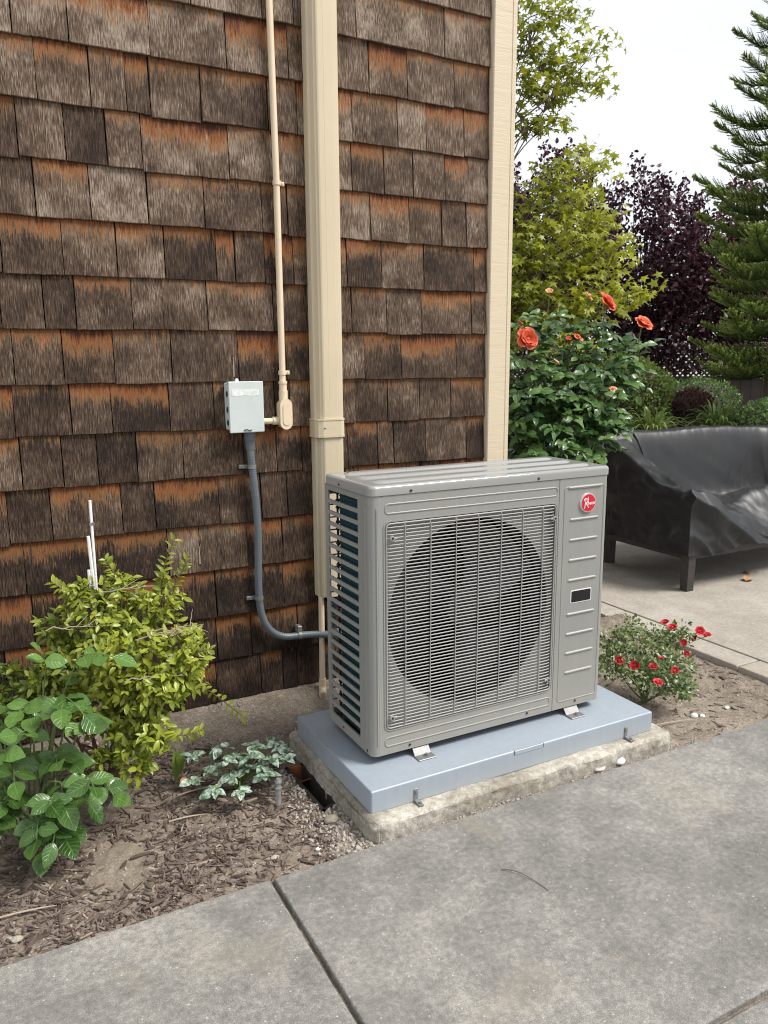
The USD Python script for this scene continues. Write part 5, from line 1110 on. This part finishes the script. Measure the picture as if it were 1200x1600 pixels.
# ------------------------------------------------------------------ lattice fence and pale wall beyond
fe = thing('lattice_fence', 'dark stained board fence with a lattice top behind the garden shrubs', 'fence')
def along(s, off=0.0): p = F0 + fd * s; n = np.array([-fd[1], fd[0]]); return p + n * off
def fbox(s0, s1, z0, z1, t, off=0.0):
    n = np.array([-fd[1], fd[0]]); return hull([(*(F0 + fd * s + n * (off + o)), z) for s in (s0, s1) for o in (-t / 2, t / 2) for z in (z0, z1)])
FL = float(np.linalg.norm(F1 - F0))
for k in range(int(FL / 0.145)):
    part(fe, 'board', fbox(k * 0.145 + 0.003, k * 0.145 + 0.142, 0.2, 1.17, 0.018), fence_dark)
for z in (1.185, 1.62): part(fe, 'rail', fbox(0, FL, z - 0.03, z + 0.015, 0.07), fence_dark)
for k in range(int(FL / 2) + 1): part(fe, 'post', fbox(k * 1.9, k * 1.9 + 0.09, 0.2, 1.68, 0.10, 0.03), fence_dark)
lt = []; zb, zt = 1.20, 1.59; P = 0.075
for k in range(-6, int(FL / P) + 2):
    for sg, off in ((1, 0.005), (-1, -0.005)):
        s0 = k * P; n2 = np.array([-fd[1], fd[0]])
        a = (s0, zb) if sg > 0 else (s0 + (zt - zb), zb); b = (s0 + (zt - zb), zt) if sg > 0 else (s0, zt); dx = 0.018
        lt.append(hull([(*(F0 + fd * s + n2 * (off + o)), z) for (s, z) in ((a[0] - dx, a[1]), (a[0] + dx, a[1]), (b[0] - dx, b[1]), (b[0] + dx, b[1])) for o in (-0.003, 0.003)]))
part(fe, 'lattice', join(lt), fence_dark, kind='stuff')
gw = thing('stucco_wall', 'pale stucco wall seen through the lattice of the fence', 'wall')
n2 = np.array([-fd[1], fd[0]]); n2 = n2 * np.sign(n2 @ np.array([0.46, 0.87]))
G0, G1 = F0 - fd * 3 + n2 * 5, F1 + fd * 8 + n2 * 5
part(gw, 'wall', hull([(*(p + n2 * o), z) for p in (G0, G1) for o in (0, 0.2) for z in (-0.1, 1.75)]), stucco)
part(gw, 'coping', hull([(*(p + n2 * o), z) for p in (G0, G1) for o in (-0.05, 0.25) for z in (1.751, 1.82)]), stucco)

# ------------------------------------------------------------------ fir-like tree with tiered branches
r = np.random.default_rng(88)
TX, TY = 6.42, 5.50
nf = thing('conifer', 'tall tiered conifer with feathery upswept branches at the right edge', 'tree', (TX, TY, 0.3))
part(nf, 'trunk', tube([(TX, TY, 0.2), (TX, TY, 2.5), (TX + 0.02, TY, 5.9)], [0.085, 0.06, 0.012], 10), bark, smooth=True)
def conifer_branch(q):
    """one branch along +x, length 1: axis, and cord-like branchlets set with short needles"""
    V, F, T_ = [], [], []; n0_ = 0
    def add(v, f, tone):
        nonlocal n0_
        V.append(v); F.append(np.asarray(f) + n0_); T_.append(np.full(len(v), tone) if np.ndim(tone) == 0 else tone); n0_ += len(v)
    n = 34; t = np.linspace(0.0, 1, n); ax = np.stack([t, 0.03 * np.sin(t * 5 + q.uniform(0, 6)), -q.uniform(0.10, 0.22) * np.sin(t * math.pi * 0.9) + q.uniform(0.0, 0.12) * t ** 3 + 0.012 * np.sin(t * 9 + q.uniform(0, 6))], 1)
    add(*tube(ax, np.linspace(0.013, 0.004, n), 5), 0.02)
    P0, P1, TB = [], [], []
    for i in range(4, n):
        ln = (0.26 * (1 - t[i] ** 2.4) ** 0.75 + 0.045) * (0.55 + 0.45 * min(1, t[i] * 3))
        for sd in (-1, 1, 0):
            dv = np.array([0.85, 0.80 * sd, 0.28]) if sd else np.array([0.8, q.normal(0, 0.25), 0.65])
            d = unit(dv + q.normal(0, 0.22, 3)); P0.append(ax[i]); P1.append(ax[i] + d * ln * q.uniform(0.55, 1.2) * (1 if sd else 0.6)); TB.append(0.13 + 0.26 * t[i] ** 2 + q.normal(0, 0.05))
    P0, P1, TB = np.array(P0), np.array(P1), np.array(TB); K = len(P0); D = unit(P1 - P0); L = np.linalg.norm(P1 - P0, axis=1)
    m = 12; s = np.linspace(0.06, 1, m); up = np.array([0, 0, 1.0])
    pts = P0[:, None] + (P1 - P0)[:, None] * s[None, :, None] + up * (0.20 * L)[:, None, None] * (s ** 2)[None, :, None]
    e1 = unit(np.cross(D, up + [0.1, 0.05, 0])); e2 = np.cross(D, e1)
    nv, nt = [], []
    for rep_ in range(3):
        a = q.uniform(0, 6.3, (K, m)); o = e1[:, None] * np.cos(a)[..., None] + e2[:, None] * np.sin(a)[..., None]
        nl = (0.027 * (1.15 - 0.5 * s))[None, :, None]; tip = pts + o * nl * 0.75 + D[:, None] * nl; w = np.cross(o, D[:, None]) * 0.0042
        nv.append(np.stack([pts - w, pts + w, tip], 2).reshape(-1, 3)); nt.append(np.repeat((TB[:, None] + 0.55 * s[None] ** 1.8 + q.normal(0, 0.06, (K, m))).reshape(-1), 3))
    nv = np.vstack(nv); add(nv, np.arange(len(nv)).reshape(-1, 3), np.concatenate(nt))
    c0 = pts[:, [0, m // 2, m - 1]]; rr3 = np.array([0.006, 0.0055, 0.002])
    tv = np.stack([c0 + (e1[:, None] * math.cos(g) + e2[:, None] * math.sin(g)) * rr3[None, :, None] for g in (0, 2.09, 4.19)], 2).reshape(-1, 3)
    base_f = np.array([q2 for i in range(2) for j in range(3) for a, b_ in [(i * 3 + j, i * 3 + (j + 1) % 3)] for q2 in ((a, b_, b_ + 3), (a, b_ + 3, a + 3))])
    add(tv, (base_f[None] + (np.arange(K) * 9)[:, None, None]).reshape(-1, 3), np.repeat(TB, 9))
    return np.vstack(V), np.vstack(F), np.clip(np.concatenate(T_), 0, 1)
CB = [conifer_branch(r) for _ in range(6)]
zz = 1.28; wi = 0
while zz < 5.7:
    R = float(np.interp(zz, [0.8, 1.6, 2.6, 3.3, 4.0, 4.9, 5.8], [0.92, 0.90, 0.90, 0.84, 0.72, 0.50, 0.15]))
    nb = 7; off = r.uniform(0, 1.0)
    for k in range(nb):
        az = off + k * 2 * math.pi / nb + r.normal(0, 0.1); v, f, tn = CB[r.integers(6)]; Rk = R * r.uniform(0.70, 1.06); ca, sa = math.cos(az), math.sin(az)
        tilt = 0.30 - 0.19 * (5.8 - zz) / 5 + r.normal(0, 0.07); x = v[:, 0] * Rk; y = v[:, 1] * (0.3 + 0.7 * Rk); z = v[:, 2] * (0.35 + 0.65 * Rk) + x * tilt
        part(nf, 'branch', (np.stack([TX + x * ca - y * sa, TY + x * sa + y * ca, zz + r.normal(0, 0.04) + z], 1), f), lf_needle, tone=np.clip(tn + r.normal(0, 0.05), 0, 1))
    zz += 0.235 + r.normal(0, 0.03); wi += 1

# ------------------------------------------------------------------ hedges, red shrub, strap-leaved clumps
def mound(name, label, cat, c, rx, ry, rz, n, L, mat, seed, tone0=0.45, asp=0.55, group=None):
    q = np.random.default_rng(seed); t = thing(name, label, cat, (c[0], c[1], c[2] - rz), group); c = np.array(c)
    ico = trimesh.creation.icosphere(3, 1.0); v = np.array(ico.vertices); v = v * (0.80 + 0.25 * (meshkit.fbm(v * 2.2 + seed, 3) - 0.5))[:, None] * [rx, ry, rz] + c
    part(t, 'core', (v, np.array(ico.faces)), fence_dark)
    for k in range(6):
        a = k * 1.05; part(t, 'stem', tube([(c[0] + 0.15 * rx * math.cos(a), c[1] + 0.15 * ry * math.sin(a), c[2] - rz - 0.6), (c[0] + 0.4 * rx * math.cos(a), c[1] + 0.4 * ry * math.sin(a), c[2])], [0.015, 0.006], 6), bark_dark)
    n = int(n * 1.7); u = unit(q.normal(0, 1, (n, 3))); lump = 0.80 + 0.42 * (meshkit.fbm(u * 2.2 + seed, 3) - 0.5)
    O = c + u * (lump * q.uniform(0.9, 1.15, n))[:, None] * [rx, ry, rz]
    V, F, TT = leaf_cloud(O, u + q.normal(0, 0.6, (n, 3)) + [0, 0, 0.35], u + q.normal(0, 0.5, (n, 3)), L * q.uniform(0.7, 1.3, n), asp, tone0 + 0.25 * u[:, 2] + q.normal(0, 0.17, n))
    part(t, 'foliage', (V, F), mat, smooth=True, tone=TT, kind='stuff')
mound('hedge_shrub', 'rounded light green shrub beside the rose bush behind the covered sofa', 'shrub', (5.10, 6.30, 1.06), 0.62, 0.5, 0.44, 4200, 0.036, lf_hedge, 3, 0.6)
mound('hedge_shrub', 'low green shrub growing up against the lattice fence', 'shrub', (6.75, 6.75, 0.93), 0.72, 0.45, 0.28, 3000, 0.036, lf_hedge2, 4, 0.45)
mound('red_shrub', 'small dark red shrub between the green clumps behind the sofa', 'shrub', (5.95, 6.12, 0.93), 0.27, 0.25, 0.20, 1500, 0.026, lf_red, 5, 0.4)
mound('hedge_shrub', 'dense green shrub at the right edge behind the covered sofa', 'shrub', (5.98, 4.98, 0.78), 0.60, 0.42, 0.33, 3600, 0.036, lf_hedge2, 6, 0.6)
mound('hedge_shrub', 'shaded green shrub behind the leaves of the rose bush', 'shrub', (4.25, 6.5, 0.80), 0.6, 0.5, 0.45, 2600, 0.04, lf_hedge2, 7, 0.3)

def strap_clump(label, c, n, L0, seed, tone0):
    q = np.random.default_rng(seed); t = thing('strap_leaf_clump', label, 'plant', c, 'strap-leaved clumps behind the sofa'); c = np.array(c)
    for k in range(n):
        a = q.uniform(0, 6.3); lean = q.uniform(0.25, 1.0); L = L0 * q.uniform(0.7, 1.1); m = 8; s = np.linspace(0, 1, m); h = np.array([math.cos(a), math.sin(a), 0]); sd = np.array([-h[1], h[0], 0])
        p = c + h * 0.03 + h * (L * lean * s ** 1.2)[:, None] * 0.8 + np.array([0, 0, 1.0]) * (L * (1.1 - 0.55 * lean) * np.sin(s * (1.45 + 0.9 * lean)))[:, None] * 0.8
        w = 0.016 * np.sin(np.pi * (0.12 + 0.86 * s)) ** 0.6 * np.clip((1.05 - s) * 3, 0.05, 1)
        v = np.vstack([p + sd * w[:, None] + [0, 0, 0.004], p, p - sd * w[:, None] + [0, 0, 0.004]]); f = []
        for i in range(m - 1):
            for b in (0, m): f += [(b + i, b + i + 1, b + m + i + 1), (b + i, b + m + i + 1, b + m + i)]
        part(t, 'leaf', (v, np.array(f)), lf_aga, smooth=True, tone=float(np.clip(tone0 + q.normal(0, 0.2), 0, 1)))
strap_clump('light green strap-leaved clump nearest the rose bush', (4.95, 5.70, 0.58), 110, 0.50, 1, 0.65)
strap_clump('dark green strap-leaved clump in front of the conifer', (5.62, 5.48, 0.56), 110, 0.58, 2, 0.4)

# ------------------------------------------------------------------ covered sofa
sf0 = thing('garden_sofa', 'dark wooden garden sofa frame standing under a black cover', 'sofa', (2.82, 3.33, 0))
SX0, SX1, SY0, SY1 = 2.80, 4.70, 3.325, 4.20
for (x, y) in ((2.803, 3.318), (2.89, 4.09), (4.60, 3.325), (4.60, 4.12)):
    part(sf0, 'leg', hull([(x + a, y + b, z) for a, b, z in [(dx, dy, 0.0045) for dx in (0.004, 0.060) for dy in (0.004, 0.060)] + [(dx, dy, 0.262) for dx in (0, 0.064) for dy in (0, 0.064)]]), wood_dark)
part(sf0, 'seat_rail', cb(2.868, 4.60, 3.335, 3.365, 0.205, 0.262, 0.003), wood_dark); part(sf0, 'seat_rail', cb(2.868, 4.60, 4.13, 4.16, 0.205, 0.262, 0.003), wood_dark)
part(sf0, 'side_rail', cb(2.815, 2.845, 3.383, 4.089, 0.205, 0.262, 0.003), wood_dark); part(sf0, 'side_rail', cb(4.615, 4.645, 3.39, 4.119, 0.205, 0.262, 0.003), wood_dark)
part(sf0, 'seat_base', cb(2.83, 4.62, 3.37, 4.12, 0.2625, 0.30, 0.003), wood_dark)
def ss(a, b, x): t = np.clip((x - a) / (b - a), 0, 1); return t * t * (3 - 2 * t)
def cover_h(x, y):
    armz = 0.605 + 0.335 * np.clip((y - 3.40) / 0.68, 0, 1) ** 1.35
    back = 0.935 + 0.01 * np.sin(x * 5) - 0.02 * ss(3.6, 4.2, x)
    frontz = np.maximum(0.30, 0.605 - 0.46 * (x - 2.90))
    seat0 = 0.44 + 0.10 * np.exp(-((x - 3.85) / 0.30) ** 2 - ((y - 3.62) / 0.16) ** 2) + 0.05 * np.exp(-((x - 3.2) / 0.2) ** 2 - ((y - 3.75) / 0.2) ** 2)
    seat = frontz + (seat0 - frontz) * ss(3.33, 3.60, y)
    z = seat
    zb_ = ss(3.86, 4.06, y); z = z + (back - z) * zb_
    al = 1 - ss(2.90, 3.16, x); z = np.maximum(z, z + (armz - z) * al)
    ar = ss(4.28, 4.46, x); z = np.maximum(z, z + (np.minimum(armz + 0.02, 0.92) - z) * ar)
    return z
NXI, NYI, NS = 170, 90, 26
ui = np.r_[-np.linspace(1, 0, NS, endpoint=False), np.linspace(0, 1, NXI), 0]; 
tx = np.r_[np.linspace(1, 0, NS, endpoint=False), np.zeros(NXI), np.linspace(0, 1, NS + 1)[1:]]
xc = np.r_[np.full(NS, SX0), np.linspace(SX0, SX1, NXI), np.full(NS, SX1)]; sx_ = np.r_[np.full(NS, -1.0), np.zeros(NXI), np.full(NS, 1.0)]
ty = np.r_[np.linspace(1, 0, NS, endpoint=False), np.zeros(NYI), np.linspace(0, 1, NS + 1)[1:]]
yc = np.r_[np.full(NS, SY0), np.linspace(SY0, SY1, NYI), np.full(NS, SY1)]; sy_ = np.r_[np.full(NS, -1.0), np.zeros(NYI), np.full(NS, 1.0)]
Xc, Yc = np.meshgrid(xc, yc, indexing='ij'); TX_, TY_ = np.meshgrid(tx, ty, indexing='ij'); SXs, SYs = np.meshgrid(sx_, sy_, indexing='ij')
H = cover_h(Xc, Yc); tt = np.maximum(TX_, TY_)
zbot = 0.245 + 0.02 * np.sin(Xc * 9) * np.sin(Yc * 7)
# rounded rim, hanging skirts with soft folds
Z = H + (zbot - H) * tt
fold = 0.022 * fbm(Xc + Yc * 0.7, Z * 0.35 + Xc * 0.2, 7.0, 91) * 2 * ss(0.0, 0.5, tt) + 0.02 * fbm(Xc * 0.9 - Z * 1.1, Yc * 0.8 + Z * 0.6, 5.0, 92)
rim = 0.035 * (1 - np.exp(-tt * 12))
Xs = Xc + SXs * (np.where(TX_ > 0, rim - 0.03, 0) + np.where(TX_ > 0, fold, 0)); Ys = Yc + SYs * (np.where(TY_ > 0, rim - 0.03, 0) + np.where(TY_ > 0, fold, 0))
inset = 0.03
Xs = np.where(TX_ > 0, Xs, Xs); 
Z = Z + np.where(tt == 0, 0.022 * fbm(Xc * 1.0 + Yc * 0.5, Yc * 1.6 - Xc * 0.5, 4.5, 93) + 0.010 * fbm(Xc * 2.2 + Yc * 1.1, Yc * 1.2 - Xc * 1.7, 9.0, 94), 0)
edge = np.minimum(np.minimum(Xc - SX0, SX1 - Xc), np.minimum(Yc - SY0, SY1 - Yc)); Z = Z - np.where(tt == 0, np.clip(0.04 - edge, 0, 0.04) ** 2 / 0.04 * 0.7, 0) - np.where(tt > 0, 0.028 * (1 - tt), 0)
ang_ = np.arctan2(Ys - 3.33 + 1e-6, Xs - 2.83) ; dist_ = np.hypot(Xs - 2.83, Ys - 3.33)
Z = Z + np.where(tt == 0, 0.022 * np.sin(ang_ * 11 + 6 * fbm(Xs, Ys, 2.0, 95)) * np.exp(-dist_ / 0.6) * ss(0.05, 0.25, dist_), 0)
rg = 0.5 - np.abs(meshkit.fbm(np.stack([Xs * 2.3 + Z * 1.5, Ys * 2.6, Z * 2.2 + Xs], -1), 3, 96) - 0.5) * 2
rg = np.clip(rg, 0.2, 0.5) - 0.2
rg2 = 0.5 - np.abs(meshkit.fbm(np.stack([Xs * 5.0 + Z * 4, Ys * 4.0 - Z * 3, Z * 5 + Xs * 2], -1), 3, 97) - 0.5) * 2.4
rg = rg + 0.35 * (np.clip(rg2, 0.22, 0.5) - 0.22)
dg = np.exp(-(((Xs - 2.83) * 0.62 + (Z - 0.60)) / 0.05) ** 2) * (SYs < 0) * (TY_ > 0)      # fold pulled from the arm down along the front
Z = Z + np.where(tt == 0, 0.075 * rg * (1 - 0.8 * ss(3.9, 4.05, Yc)), 0); Ys = Ys - np.where((TY_ > 0) & (SYs < 0), 0.10 * rg + 0.035 * dg, 0); Xs = Xs - np.where((TX_ > 0) & (SXs < 0), 0.11 * rg, 0)
nx_, ny_ = Z.shape; cvv = np.stack([Xs, Ys, Z], -1).reshape(-1, 3); ii, jj = np.meshgrid(np.arange(nx_ - 1), np.arange(ny_ - 1), indexing='ij'); a_ = (ii * ny_ + jj).ravel()
cff = np.vstack([np.stack([a_, a_ + ny_, a_ + ny_ + 1], 1), np.stack([a_, a_ + ny_ + 1, a_ + 1], 1)])
cvr = thing('furniture_cover', 'wrinkled black vinyl cover draped over the garden sofa', 'cover', (2.8, 3.33, 0.25))
part(cvr, 'sheet', (cvv, cff), cover_mat, smooth=True)
def on_cover(x, y): return float(cover_h(np.array(x), np.array(y)))
sy2 = np.linspace(4.14, 3.74, 16); sxs = np.linspace(2.97, 3.12, 16)
part(cvr, 'strap', tube([(x, y, on_cover(x, y) + 0.010) for x, y in zip(sxs, sy2)], 0.007, 6), black_in, smooth=True)
part(cvr, 'buckle', cb(3.07, 3.10, 3.845, 3.87, on_cover(3.085, 3.857) + 0.012, on_cover(3.085, 3.857) + 0.026, 0.003), shell_mat)
